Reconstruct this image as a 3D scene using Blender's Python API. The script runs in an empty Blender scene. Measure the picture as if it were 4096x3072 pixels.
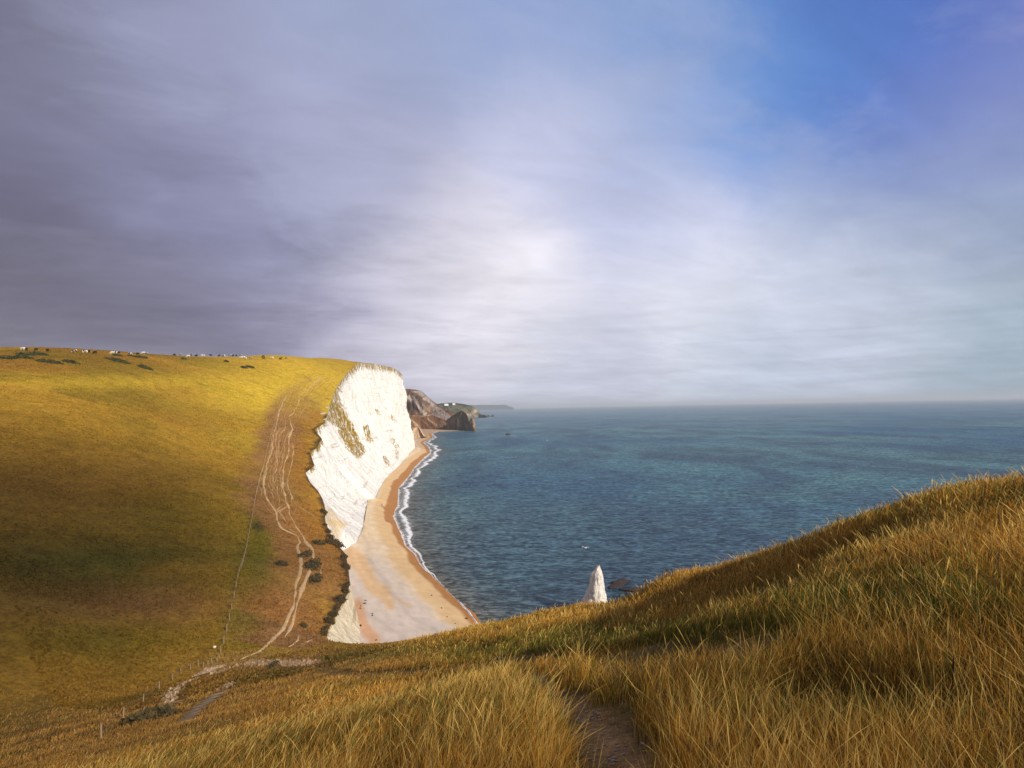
import bpy, bmesh, math, random
import numpy as np
from mathutils import Vector, Matrix, Euler
random.seed(7); RNG=np.random.default_rng(11)
R=math.radians
scene=bpy.context.scene
C=scene.collection

# ------------------------------------------------------------------ camera
CAMZ=56.0
HAZE=9e-5
PITCH=2.6; ROLL=-1.12
cam=bpy.data.cameras.new('camera'); camo=bpy.data.objects.new('camera',cam); C.objects.link(camo)
cam.sensor_width=36; cam.lens=18.0; cam.clip_start=0.1; cam.clip_end=120000
M=(Matrix.Rotation(R(90+PITCH),4,'X') @ Matrix.Rotation(R(ROLL),4,'Z'))
camo.matrix_world=Matrix.Translation((0,0,CAMZ)) @ M
scene.camera=camo
M3=np.array(M.to_3x3())
F=2048.0
def ray(px,py):
    v=np.array([(px-2048)/F,-(py-1536)/F,-1.0])
    d=M3@v
    return d
def at(px,py,Y):                       # photograph point at forward distance Y -> world point
    d=ray(px,py); return np.array([d[0]/d[1]*Y, Y, CAMZ+d[2]/d[1]*Y])
def onz(px,py,z=0.0):
    d=ray(px,py); t=(z-CAMZ)/d[2]; return np.array([d[0]*t,d[1]*t,z])
def proj(P):
    Q=(np.asarray(P)-np.array([0,0,CAMZ]))@M3
    w=np.where(Q[...,2]<-0.01,-Q[...,2],0.01)
    return 2048+F*Q[...,0]/w, 1536-F*Q[...,1]/w

# ------------------------------------------------------------------ noise
def _h(ix,iy,s):
    n=(ix.astype(np.int64)*374761393+iy.astype(np.int64)*668265263+s*1442695041)&0xffffffff
    n=((n^(n>>13))*1274126177)&0xffffffff
    return ((n^(n>>16))&0xffff)/65535.0
def vn(x,y,s=0):
    x=np.asarray(x,float); y=np.asarray(y,float)
    ix=np.floor(x); iy=np.floor(y); fx=x-ix; fy=y-iy
    fx=fx*fx*(3-2*fx); fy=fy*fy*(3-2*fy)
    a=_h(ix,iy,s);b=_h(ix+1,iy,s);c=_h(ix,iy+1,s);d=_h(ix+1,iy+1,s)
    return (a*(1-fx)+b*fx)*(1-fy)+(c*(1-fx)+d*fx)*fy
def fbm(x,y,s=0,o=4):
    r=0;a=.5;t=0
    for i in range(o):
        r=r+a*vn(x*2**i,y*2**i,s+i*17); t+=a; a*=.5
    return r/t-0.5                     # about -.5 .. .5
def sm(x,a,b):
    t=np.clip((x-a)/(b-a),0,1); return t*t*(3-2*t)

# ------------------------------------------------------------------ object helpers
def tag(o,label=None,cat=None,group=None,kind=None):
    if label: o['label']=label
    if cat: o['category']=cat
    if group: o['group']=group
    if kind: o['kind']=kind
    return o
def mesh_obj(name,V,Fc,mat,parent=None,smooth=True,attrs=None,cols=None):
    me=bpy.data.meshes.new(name)
    V=np.asarray(V,dtype=np.float32).reshape(-1,3)
    if isinstance(Fc,np.ndarray):
        n,k=Fc.shape
        me.vertices.add(len(V)); me.vertices.foreach_set('co',V.ravel())
        me.loops.add(n*k); me.loops.foreach_set('vertex_index',Fc.ravel().astype(np.int32))
        me.polygons.add(n); me.polygons.foreach_set('loop_start',np.arange(0,n*k,k,dtype=np.int32))
        me.update(calc_edges=True); me.validate()
    else:
        me.from_pydata([tuple(map(float,v)) for v in V],[],Fc); me.update()
    if smooth: me.polygons.foreach_set('use_smooth',np.ones(len(me.polygons),dtype=bool))
    if cols is not None:
        c=np.ones((len(V),4),dtype=np.float32); c[:,:3]=np.asarray(cols).reshape(-1,3)
        a=me.color_attributes.new('Col','FLOAT_COLOR','POINT'); a.data.foreach_set('color',c.ravel())
    if attrs:
        for k,v in attrs.items():
            a=me.attributes.new(k,'FLOAT','POINT'); a.data.foreach_set('value',np.asarray(v,dtype=np.float32).ravel())
    if mat:
        if isinstance(mat,(list,tuple)):
            for m in mat: me.materials.append(m)
        else: me.materials.append(mat)
    o=bpy.data.objects.new(name,me); C.objects.link(o)
    if parent: o.parent=parent
    return o
def grid_faces(n,m,off=0,flip=False):
    i=np.arange(n-1)[:,None]; j=np.arange(m-1)[None,:]
    a=(i*m+j); q=np.stack([a,a+1,a+m+1,a+m],-1).reshape(-1,4)+off
    if flip: q=q[:,::-1]
    return q
def empty(name,loc,rz=0):
    o=bpy.data.objects.new(name,None); C.objects.link(o); o.location=loc; o.rotation_euler=(0,0,rz); o.empty_display_size=.5; return o
def tube_geo(pts,rad,k=8,closed=True,sx=1.0):
    """tapered tube through points; returns verts, faces"""
    pts=[Vector(p) for p in pts]; V=[];Fs=[]
    n=len(pts); up=Vector((0,1,0.01))
    for i,p in enumerate(pts):
        d=(pts[min(i+1,n-1)]-pts[max(i-1,0)]).normalized()
        s=d.cross(up)
        if s.length<1e-3: s=d.cross(Vector((1,0,0)))
        s.normalize(); t=s.cross(d).normalized()
        for j in range(k):
            a=2*math.pi*j/k
            V.append(p+s*math.cos(a)*rad[i]+t*math.sin(a)*rad[i]*sx)
    for i in range(n-1):
        for j in range(k):
            Fs.append((i*k+j,i*k+(j+1)%k,(i+1)*k+(j+1)%k,(i+1)*k+j))
    if closed:
        Fs.append(tuple(range(k-1,-1,-1))); Fs.append(tuple(range((n-1)*k,n*k)))
    return V,Fs
def join_geo(parts):
    V=[];Fs=[]
    for v,f in parts:
        o=len(V); V+=list(v); Fs+=[tuple(i+o for i in q) for q in f]
    return V,Fs
def ell_geo(c,r,n=10,m=8,rot=None):
    V=[];Fs=[]
    for i in range(m+1):
        th=math.pi*i/m
        for j in range(n):
            ph=2*math.pi*j/n
            p=Vector((r[0]*math.sin(th)*math.cos(ph),r[1]*math.sin(th)*math.sin(ph),r[2]*math.cos(th)))
            if rot: p=rot@p
            V.append(p+Vector(c))
    for i in range(m):
        for j in range(n):
            Fs.append((i*n+j,(i+1)*n+j,(i+1)*n+(j+1)%n,i*n+(j+1)%n))
    return V,Fs
def fuse(parts,voxel):
    """fuse overlapping closed shapes into one continuous skin"""
    V,Fs=join_geo(parts)
    me=bpy.data.meshes.new('tmp'); me.from_pydata([tuple(v) for v in V],[],Fs); me.update()
    o=bpy.data.objects.new('tmp',me); C.objects.link(o)
    md=o.modifiers.new('r','REMESH'); md.mode='VOXEL'; md.voxel_size=voxel
    s=o.modifiers.new('s','SMOOTH'); s.iterations=2; s.factor=.5
    dg=bpy.context.evaluated_depsgraph_get(); ev=o.evaluated_get(dg)
    out=bpy.data.meshes.new_from_object(ev)
    bpy.data.objects.remove(o); bpy.data.meshes.remove(me)
    out.polygons.foreach_set('use_smooth',np.ones(len(out.polygons),dtype=bool))
    return out

# ------------------------------------------------------------------ materials
class NT:
    def __init__(s,name):
        s.m=bpy.data.materials.new(name); s.m.use_nodes=True; s.t=s.m.node_tree; s.t.nodes.clear()
        s.out=s.n('ShaderNodeOutputMaterial')
    def n(s,ty,**k):
        nd=s.t.nodes.new(ty)
        for a,b in k.items(): setattr(nd,a,b)
        return nd
    def l(s,a,b): s.t.links.new(a,b)
    def set(s,sock,v):
        if hasattr(v,'default_value') and hasattr(v,'node'): s.l(v,sock)
        else: sock.default_value=v
    def attr(s,name,col=True):
        a=s.n('ShaderNodeAttribute'); a.attribute_name=name
        return a.outputs['Color' if col else 'Fac']
    def pos(s): return s.n('ShaderNodeNewGeometry').outputs['Position']
    def scale(s,v,xyz):
        m=s.n('ShaderNodeVectorMath',operation='MULTIPLY'); s.l(v,m.inputs[0]); m.inputs[1].default_value=xyz; return m.outputs[0]
    def noise(s,v,sc,det=4,rough=.55,dist=0,col=False):
        m=s.n('ShaderNodeTexNoise'); s.l(v,m.inputs['Vector']); m.inputs['Scale'].default_value=sc; m.inputs['Detail'].default_value=det
        m.inputs['Roughness'].default_value=rough; m.inputs['Distortion'].default_value=dist
        return m.outputs['Color' if col else 'Fac']
    def ramp(s,f,stops,mode='LINEAR'):
        r=s.n('ShaderNodeValToRGB'); r.color_ramp.interpolation=mode; s.l(f,r.inputs[0]); e=r.color_ramp.elements
        while len(e)<len(stops): e.new(.5)
        for x,(p,c) in zip(e,stops):
            x.position=p
            if not hasattr(c,'__len__'): c=(c,c,c)
            x.color=tuple(c)+(1,)
        return r.outputs[0]
    def mix(s,f,a,b,mode='MIX'):
        m=s.n('ShaderNodeMix',data_type='RGBA',blend_type=mode)
        s.set(m.inputs[0],f)
        for k,v in ((6,a),(7,b)):
            if isinstance(v,tuple) and len(v)==3: v=v+(1,)
            s.set(m.inputs[k],v)
        return m.outputs[2]
    def math(s,op,a,b=0.0,clamp=False):
        m=s.n('ShaderNodeMath',operation=op); m.use_clamp=clamp; s.set(m.inputs[0],a); s.set(m.inputs[1],b); return m.outputs[0]
    def maprange(s,v,a,b,c,d):
        m=s.n('ShaderNodeMapRange'); m.interpolation_type='SMOOTHSTEP'; s.l(v,m.inputs[0])
        for i,x in enumerate((a,b,c,d)): m.inputs[i+1].default_value=x
        return m.outputs[0]
    def bump(s,h,strength,dist,nrm=None):
        b=s.n('ShaderNodeBump'); s.set(b.inputs['Strength'],strength); b.inputs['Distance'].default_value=dist; s.l(h,b.inputs['Height'])
        if nrm: s.l(nrm,b.inputs['Normal'])
        return b.outputs[0]
    def bsdf(s,col,rough=.9,spec=.2,nrm=None,**k):
        b=s.n('ShaderNodeBsdfPrincipled')
        if isinstance(col,tuple) and len(col)==3: col=col+(1,)
        s.set(b.inputs['Base Color'],col); s.set(b.inputs['Roughness'],rough); s.set(b.inputs['Specular IOR Level'],spec)
        if nrm: s.l(nrm,b.inputs['Normal'])
        for a,v in k.items(): s.set(b.inputs[a],v)
        s.l(b.outputs[0],s.out.inputs[0]); return b

def simple(name,col,var=.35,sc=4.0,rough=.85,spec=.2,bump=.02):
    t=NT(name); p=t.n('ShaderNodeTexCoord').outputs['Object']
    n=t.noise(p,sc,5,.6)
    c=t.mix(n,tuple(x*(1-var) for x in col),tuple(min(1,x*(1+var)) for x in col))
    t.bsdf(c,rough,spec,t.bump(n,.6,bump)); return t.m

# hillside turf
t=NT('turf'); p=t.pos(); a=t.attr('Col')
q=t.scale(p,(.55,.9,1.8))
n1=t.noise(q,.35,7,.66); n2=t.noise(q,1.7,5,.65); n3=t.noise(p,14,3,.6)
c=t.mix(1.0,a,t.ramp(n1,[(.32,(.74,.70,.66)),(.5,(1,1,1)),(.7,(1.25,1.2,1.1))]),'MULTIPLY')
c=t.mix(1.0,c,t.ramp(n2,[(.33,(.55,.56,.6)),(.5,(1,1,1)),(.68,(1.3,1.27,1.2))]),'MULTIPLY')
c=t.mix(.6,c,t.ramp(n3,[(.3,(.5,.5,.5)),(.7,(1.4,1.4,1.4))]),'MULTIPLY')
h=t.math('ADD',t.math('MULTIPLY',n1,1.4),t.math('MULTIPLY',n2,.45))
t.bsdf(c,.95,.05,t.bump(h,.8,.55,t.bump(n3,.5,.06))); TURF=t.m

# chalk
t=NT('chalk'); p=t.pos(); a=t.attr('Col'); tf=t.attr('turf',False)
q=t.scale(p,(1,1,.3))
n1=t.noise(q,.16,7,.62,.6); n2=t.noise(q,1.1,6,.66,.3); n4=t.noise(t.scale(p,(1,1,2.2)),.09,3)
chalk=t.mix(1.0,a,t.ramp(n1,[(.3,(.84,.82,.79)),(.5,(1,.99,.98)),(.7,(1.05,1.05,1.05))]),'MULTIPLY')
chalk=t.mix(1.0,chalk,t.ramp(n2,[(.27,(.66,.62,.57)),(.40,(.98,.97,.96)),(.7,(1.03,1.03,1.03))]),'MULTIPLY')
chalk=t.mix(t.ramp(t.noise(q,.9,2,.8,1.0),[(.66,0),(.72,.5)]),chalk,(.16,.14,.10))
g=t.mix(t.noise(p,.5,4),(.16,.115,.015),(.42,.25,.035))
k=t.math('ADD',tf,t.math('MULTIPLY',t.math('SUBTRACT',t.noise(t.scale(q,(1,1,.8)),.42,9,.82,1.0),.5),4.2))
k=t.ramp(k,[(.47,0),(.54,1)])
c=t.mix(k,chalk,g)
bed=t.noise(t.scale(p,(.03,.03,1.0)),.7,4,.6,.2)
c=t.mix(1.0,c,t.ramp(bed,[(.33,(.70,.68,.64)),(.40,(1,1,1)),(1,(1,1,1))]),'MULTIPLY')
crk=t.n('ShaderNodeTexVoronoi',feature='DISTANCE_TO_EDGE'); t.l(t.scale(p,(.5,.5,.22)),crk.inputs['Vector']); crk.inputs['Scale'].default_value=.45
c=t.mix(t.math('MULTIPLY',t.ramp(crk.outputs[0],[(.0,1),(.03,0)]),t.ramp(n1,[(.45,0),(.6,.55)])),c,t.mix(1.0,c,(.5,.47,.43),'MULTIPLY'))
h=t.math('ADD',t.math('MULTIPLY',n1,3.4),t.math('ADD',t.math('MULTIPLY',n2,1.1),t.math('MULTIPLY',bed,.8)))
t.bsdf(c,.95,.05,t.bump(h,.85,1.0)); CHALK=t.m

# beach
t=NT('shingle'); p=t.pos(); a=t.attr('Col')
n1=t.noise(p,.25,5,.6); n2=t.noise(p,9,3,.7)
c=t.mix(1.0,a,t.ramp(n1,[(.3,(.9,.88,.86)),(.7,(1.08,1.07,1.05))]),'MULTIPLY')
c=t.mix(.5,c,t.ramp(n2,[(.3,(.75,.75,.75)),(.7,(1.2,1.2,1.2))]),'MULTIPLY')
t.bsdf(c,t.maprange(t.attr('wet',False),0,1,.95,.75),.25,t.bump(n1,.4,.3,t.bump(n2,.4,.05))); BEACH=t.m

# trodden path chalk
t=NT('trodden_chalk'); p=t.pos()
n=t.noise(p,1.6,5,.65); c=t.mix(1.0,t.attr('Col'),t.ramp(n,[(.3,(.65,.62,.6)),(.7,(1.2,1.2,1.2))]),'MULTIPLY')
t.bsdf(c,.95,.05,t.bump(n,.5,.1)); TRAIL=t.m

# far rock
t=NT('headland_rock'); p=t.pos(); a=t.attr('Col')
q=t.scale(p,(1,1,.45)); n1=t.noise(q,.03,6,.65,.5); n2=t.noise(q,.15,5,.7,.3)
c=t.mix(1.0,a,t.ramp(n1,[(.3,(.45,.43,.42)),(.5,(1,1,1)),(.68,(1.5,1.45,1.4))]),'MULTIPLY')
c=t.mix(1.0,c,t.ramp(n2,[(.3,(.55,.54,.53)),(.5,(1,1,1)),(.7,(1.45,1.42,1.38))]),'MULTIPLY')
t.bsdf(c,.95,.05,t.bump(t.math('ADD',n1,t.math('MULTIPLY',n2,.3)),.9,14)); ROCKF=t.m

# sea
t=NT('sea_water'); p=t.pos()
q=t.scale(p,(1,1.5,1))
rot=t.n('ShaderNodeVectorRotate'); t.l(q,rot.inputs[0]); rot.inputs['Angle'].default_value=R(14); q=rot.outputs[0]
w1=t.noise(t.scale(q,(.6,1.3,1)),.12,3,.5,.3); w2=t.noise(t.scale(q,(.7,1.2,1)),.45,4,.62,.5); w3=t.noise(q,1.8,3,.6,.3)
big=t.noise(t.scale(p,(1,.55,1)),.012,4,.55,.8); mid=t.noise(t.scale(p,(.55,1,1)),.0035,3,.5,.5)
deep=t.mix(t.ramp(big,[(.38,0),(.60,1)]),(.046,.088,.128),(.078,.175,.205))
deep=t.mix(t.ramp(mid,[(.4,0),(.6,1)]),deep,t.mix(.6,deep,(.026,.085,.175)))
deep=t.mix(t.attr('near',False),deep,(.026,.040,.064))  # near water darkened in the colour, standing for reflected darker sky
deep=t.mix(t.attr('shore',False),deep,(.14,.135,.105))
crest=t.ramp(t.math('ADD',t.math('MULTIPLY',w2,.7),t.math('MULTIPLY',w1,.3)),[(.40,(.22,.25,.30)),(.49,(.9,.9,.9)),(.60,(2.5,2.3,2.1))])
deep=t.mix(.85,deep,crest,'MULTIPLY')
hh=t.math('ADD',t.math('MULTIPLY',w1,3.2),t.math('ADD',t.math('MULTIPLY',w2,1.7),t.math('MULTIPLY',w3,.35)))
bn=t.bump(hh,t.attr('amp',False),1.0)
df=t.n('ShaderNodeBsdfDiffuse'); t.l(deep,df.inputs[0]); t.l(bn,df.inputs['Normal'])
gl=t.n('ShaderNodeBsdfGlossy'); gl.inputs[0].default_value=(.9,.95,1,1); t.l(t.attr('rough',False),gl.inputs['Roughness']); t.l(bn,gl.inputs['Normal'])
fr=t.n('ShaderNodeFresnel'); fr.inputs[0].default_value=1.33; t.l(bn,fr.inputs['Normal'])
ff=t.math('MINIMUM',t.math('MULTIPLY',fr.outputs[0],.42),.20)
mx=t.n('ShaderNodeMixShader'); t.l(ff,mx.inputs[0]); t.l(df.outputs[0],mx.inputs[1]); t.l(gl.outputs[0],mx.inputs[2]); t.l(mx.outputs[0],t.out.inputs[0]); SEA=t.m

# foam
t=NT('sea_foam'); p=t.pos(); f=t.attr('foam',False)
n=t.noise(t.scale(p,(1,.6,1)),1.1,8,.78,.9)
k=t.math('ADD',f,t.math('MULTIPLY',t.math('SUBTRACT',n,.5),2.6))
k=t.ramp(k,[(.42,0),(.58,.35),(.85,1)])
d=t.n('ShaderNodeBsdfPrincipled'); d.inputs['Base Color'].default_value=(.78,.78,.80,1); d.inputs['Roughness'].default_value=.7
tr=t.n('ShaderNodeBsdfTransparent'); mx=t.n('ShaderNodeMixShader'); t.l(k,mx.inputs[0]); t.l(tr.outputs[0],mx.inputs[1]); t.l(d.outputs[0],mx.inputs[2]); t.l(mx.outputs[0],t.out.inputs[0])
FOAM=t.m

# grass blades
t=NT('grass_blade'); a=t.attr('Col')
b=t.n('ShaderNodeBsdfPrincipled'); t.l(a,b.inputs['Base Color']); b.inputs['Roughness'].default_value=.6; b.inputs['Specular IOR Level'].default_value=.06
tl=t.n('ShaderNodeBsdfTranslucent'); t.l(a,tl.inputs[0]); mx=t.n('ShaderNodeMixShader'); mx.inputs[0].default_value=.3
t.l(b.outputs[0],mx.inputs[1]); t.l(tl.outputs[0],mx.inputs[2]); t.l(mx.outputs[0],t.out.inputs[0]); BLADE=t.m
t=NT('leaf'); a=t.attr('Col'); t.bsdf(a,.8,.15); LEAF=t.m
WOOD=simple('weathered_wood',(.36,.27,.16),.3,9)
DARKWOOD=simple('dark_wood',(.10,.075,.05),.3,9)
WIRE=simple('galvanised_wire',(.25,.24,.22),.2,5,.5,.5)
ROCKD=simple('dark_rock',(.045,.032,.028),.5,1.2,.9,.2,.15)
WHITEST=simple('white_stone',(.75,.73,.68),.1,6)

# ------------------------------------------------------------------ coast lines (functions of Y)
edge=[(70,-60,None,58),(50,0,None,50),(38,20,None,46),(30,40,None,36),(15.5,60,None,27),(4,75,None,21.5),(-17,90,None,14)]
ex=[e[0] for e in edge]; ey=[e[1] for e in edge]; ez=[e[3] for e in edge]
for px,py,Y in [(1305,2560,103),(1312,2520,107),(1350,2450,116),(1392,2370,125),(1400,2330,130),(1392,2260,140),(1381,2214,150),(1331,2156,163),(1300,2084,178),(1302,2044,188),(1291,1997,198),
                (1273,1965,206),(1240,1928,216),(1222,1892,225),(1258,1863,236),(1240,1809,252),(1268,1790,262),(1288,1755,275),(1258,1719,293),(1300,1690,312),(1320,1620,355),(1340,1560,398),(1380,1500,455),
                (1430,1450,520),(1500,1456,590),(1570,1470,650),(1598,1487,686),(1609,1500,697)]:
    P=at(px,py,Y); ex.append(P[0]); ey.append(Y); ez.append(P[2])
ex+=[-190,-330]; ey+=[712,770]; ez+=[100,70]
def Xe(Y): return np.interp(Y,ey,ex)
def Ze(Y): return np.interp(Y,ey,ez)
foot=[(85,-60),(64,0),(50,20),(42,40),(26,60),(14,75),(6,86),(-12,96),(-27,106)]
fp=[(1472,2568),(1445,2490),(1420,2410),(1405,2340),(1400,2260),(1384,2212),(1440,2178),(1462,2120),(1470,2060),(1477,2004),(1508,1999),(1524,1955),(1556,1905),(1580,1885),(1612,1850),(1640,1818),(1660,1795)]
foot=[(a,b) for a,b in foot]+[tuple(onz(x,y,4.0)[:2]) for x,y in fp]
foot.sort(key=lambda a:a[1])
foot+=[(-134,700),(-180,716),(-200,800)]
foot+=[tuple(onz(x,y,4.0)[:2]) for x,y in [(1640,1757)]]
foot+=[(-235,1050),(-262,1323),(-185,1348)]
fx=[a[0] for a in foot]; fy=[a[1] for a in foot]
def Xf(Y): return np.interp(Y,fy,fx)
wp=[(1926,2501),(1902,2456),(1820,2393),(1757,2329),(1734,2307),(1685,2257),(1667,2216),(1630,2185),(1608,2130),(1576,2067),(1594,2022),(1596,1954),(1639,1904),(1658,1872),(1700,1830),(1724,1812),(1716,1790),(1694,1771),(1735,1750),(1724,1735),(1751,1726),(1802,1721),(1832,1718),(1875,1722)]
W=sorted([tuple(onz(x,y,0.0)[:2]) for x,y in wp],key=lambda a:a[1])
W=[(26,70),(20,88),(14,104),(3,122)]+W
wx=[a[0] for a in W]; wy=[a[1] for a in W]
def Xw(Y): return np.interp(Y,wy,wx)

# ------------------------------------------------------------------ terrain height: thin plate spline through surveyed points
ctl=[(0,0,54.4),(0,5,52.75),(-5,0,53.6),(5,0,55.0),(7,7,53.9),(0,-20,58.5),(-20,-20,52),(-40,-30,50),(25,-20,60),(45,-40,60),(15,0,55.6),(-12,8,48.6),(28,8,53)]
for px,py,Y in [(4096,1955,15),(4096,1960,18),(3800,1975,20),(3500,2062,27),(3100,2190,36),(2700,2338,44),(2400,2432,52),(2050,2500,58),(1900,2525,63),(1500,2580,71),(1300,2588,76),(1000,2645,76),(860,2690,76),
                (2400,2455,44),(2550,2400,42),(2400,2480,36),(2700,2352,33),(3100,2235,27),(3500,2095,20),(2050,2530,42),(1900,2565,42),(2900,2310,30),(2900,2300,39),(2800,2322,42),(3000,2262,36),(3500,2085,25),(2550,2415,34),(2250,2485,38),(2400,2560,22),(2900,2460,18),
                (640,2735,80),(0,2880,60),(490,2860,46),(300,3000,30),(1000,2800,42),(1300,2660,60),(2100,2660,24),
                (0,2440,85),(0,2014,125),(0,1608,190),(0,1440,250),(0,1397,300),
                (400,2500,92),(400,2332,112),(400,1963,150),(400,1662,200),(400,1500,250),(400,1415,302),
                (800,2500,98),(800,2277,120),(800,1987,160),(800,1765,220),(800,1609,270),(800,1500,315),(800,1434,370),
                (970,2300,116),(1000,2120,150),(1060,1860,225),(1100,1680,285),(1130,1580,330),(1200,1440,430),(1300,1443,480),(1150,2450,108),(1150,2250,132),(1200,2000,185)]:
    ctl.append(tuple(at(px,py,Y)))
ctl+=[(-420,420,103),(-330,400,103),(-260,440,101),(-300,540,104),(-300,680,100),(-450,620,100),(-560,400,98),(-560,250,90),(-600,120,60),(-450,60,35),(-250,20,24),(-120,40,20),(-150,0,30),(-300,-60,50),(-100,-60,50),
      (22,30,43.5),(17,45,34.5),(9,66,26),(-5,82,19),(-26,94,12.5),(28,22,49)]
for i in range(0,len(ex)):
    if ey[i]>45: ctl.append((ex[i],ey[i],ez[i]))
ctl=np.array(ctl,float); S=100.0
def phi(r2): return np.where(r2>0,r2*np.log(r2+1e-20)*.5,0)
cx=ctl[:,0]/S; cy=ctl[:,1]/S; n=len(ctl)
K=phi((cx[:,None]-cx)**2+(cy[:,None]-cy)**2)+np.eye(n)*2e-4
P_=np.stack([np.ones(n),cx,cy],1)
A=np.block([[K,P_],[P_.T,np.zeros((3,3))]])
wgt=np.linalg.solve(A,np.concatenate([ctl[:,2],np.zeros(3)]))
def tps(x,y):
    x=np.asarray(x,float)/S; y=np.asarray(y,float)/S; sh=x.shape; x=x.ravel(); y=y.ravel(); out=np.empty(len(x))
    for i in range(0,len(x),40000):
        a=x[i:i+40000,None]; b=y[i:i+40000,None]
        out[i:i+40000]=phi((a-cx)**2+(b-cy)**2)@wgt[:n]+wgt[n]+wgt[n+1]*a[:,0]+wgt[n+2]*b[:,0]
    return out.reshape(sh)
YS_=np.linspace(-60,770,800); COR_=Ze(YS_)-tps(Xe(YS_),YS_)
def H(x,y,detail=True):
    x=np.asarray(x,float); y=np.asarray(y,float)
    z=tps(x,y); d=np.maximum(Xe(y)-x,0)
    z=z+np.interp(y,YS_,COR_)*np.exp(-d/(2.5+9.5*sm(y,88,112)))
    if detail:
        r=np.hypot(x,y)
        k=np.clip(d/6,0,1)
        z=z+k*(fbm(x*.35,y*.35,3,3)*.28*np.clip(r/6,0.15,1)+fbm(x*.06,y*.06,5,3)*1.0*sm(r,30,120)+fbm(x*.02,y*.02,8,3)*2.5*sm(r,120,260))
    return z
def hit(px,py):
    d=ray(px,py); Ys=np.concatenate([np.linspace(1.5,40,200),np.linspace(40,560,1100)])
    xs=d[0]/d[1]*Ys; zr=CAMZ+d[2]/d[1]*Ys
    ok=xs<Xe(Ys)+.5
    g=H(xs,Ys)-zr
    b=np.where((g>0)&ok)[0]
    if len(b): i=b[0]
    else: i=np.argmax(np.where(ok&(Ys>30),g/Ys,-9))
    return np.array([xs[i],Ys[i],float(H(xs[i],Ys[i]))])
def polyhit(pts,step=14):
    """photograph polyline -> ground polyline"""
    out=[]
    for (a,b),(c,d) in zip(pts[:-1],pts[1:]):
        k=max(1,int(math.hypot(c-a,d-b)/step))
        for i in range(k): out.append(hit(a+(c-a)*i/k,b+(d-b)*i/k))
    out.append(hit(*pts[-1])); return np.array(out)

# trails of the coast path (photograph pixels)
cr5=lambda L:[(950+x/3.3175,1500+y/3.3175) for x,y in L]
cr6=lambda L:[(950+x/2.37,1950+y/2.37) for x,y in L]
TR=[ (cr5([(1110,30),(1040,90),(965,155),(905,230),(825,260),(815,340),(775,450),(690,560),(712,650),(740,720),(680,830),(683,1000),(640,1150),(605,1290),(598,1400),(590,1480),(640,1658)])+cr6([(480,180),(490,260),(540,345),(590,415),(620,480),(660,530),(705,575),(710,650),(690,760),(640,920),(590,1040),(560,1150),(520,1300),(440,1450)]),1.0,.95),
     (cr5([(650,280),(575,420),(540,520),(522,640),(505,720),(470,800),(462,960),(400,1160),(372,1290),(350,1420),(358,1550),(385,1650)])+cr6([(320,170),(360,230),(375,310),(420,390),(500,435),(570,465),(585,510),(560,580),(605,670),(605,770),(550,900),(530,1100),(480,1220),(410,1360),(330,1450),(200,1560),(20,1640)]),.8,.9),
     (cr5([(575,700),(520,780),(500,890),(520,960),(505,1150),(475,1300),(480,1450)]),.5,.5),
     (cr5([(650,700),(560,790),(545,960),(520,1160),(510,1350),(515,1480),(550,1610)]),.6,.6),
     (cr5([(700,720),(630,850),(610,960),(590,1150),(560,1300),(575,1450),(600,1600)]),.45,.45),
     (cr5([(530,950),(450,1150),(430,1300),(440,1450),(490,1610)]),.45,.45),
     (cr5([(735,900),(740,1010),(720,1130),(690,1290),(670,1400),(660,1480),(700,1580),(730,1650)])+cr6([(520,80),(510,160)]),.5,.7),
     (cr5([(360,1260),(330,1400),(340,1550),(380,1640)])+cr6([(300,190),(280,240)]),.4,.35),
     (cr5([(300,1330),(290,1480),(310,1600)])+cr6([(215,100),(270,180),(340,260),(380,350)]),.4,.3),
     (cr5([(700,190),(650,270),(600,360),(560,450)]),.4,.4),(cr5([(1000,60),(860,130),(760,200),(690,230)]),.5,.45),(cr5([(900,280),(890,420),(830,540),(790,620)]),.4,.4),
     (cr5([(1150,20),(1060,110),(960,200)]),.4,.5),(cr5([(930,20),(830,100),(720,190),(640,290)]),.45,.35),
     (cr6([(480,180),(400,230),(360,240)]),.6,.6),(cr6([(420,170),(380,220),(430,280),(480,340)]),.5,.7),(cr6([(440,200),(400,240),(460,310)]),.5,.6),
     (cr6([(540,160),(640,220),(740,285)]),.5,.6),(cr6([(470,380),(530,420),(590,460)]),.45,.6),
     (cr6([(570,1410),(575,1450),(540,1490),(450,1540)]),.9,.8),(cr6([(690,1440),(620,1480),(580,1505)]),.8,.9),
     (cr6([(820,700),(790,830),(760,900)]),.6,.3),(cr6([(560,940),(535,1080)]),.7,.4),
     ([(560+20,2600+60),(760,2690),(800,2712)][0:0],0,0)]
TR=[t_ for t_ in TR if len(t_[0])>1]
GP=[polyhit(L) for L,w_,s_ in TR]
_a=GP[0][np.argsort(GP[0][:,1])]; _b=GP[1][np.argsort(GP[1][:,1])]
for k_,f_ in enumerate((.1,.22,.31,.43,.55,.64,.76,.88,1.15,1.3,-.12)):
    y0_,y1_=(168+7*math.sin(k_*2.1),300+22*math.sin(k_*1.7))
    yy=np.arange(y0_,y1_,2.0); xx=np.interp(yy,_b[:,1],_b[:,0])*(1-f_)+np.interp(yy,_a[:,1],_a[:,0])*f_
    xx=xx+fbm(yy*.05,yy*0+k_*3.1,70+k_,3)*5
    GP.append(np.stack([xx,yy,yy*0],1)); TR.append((None,.38,.12+.3*(k_%3==1)))
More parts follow.
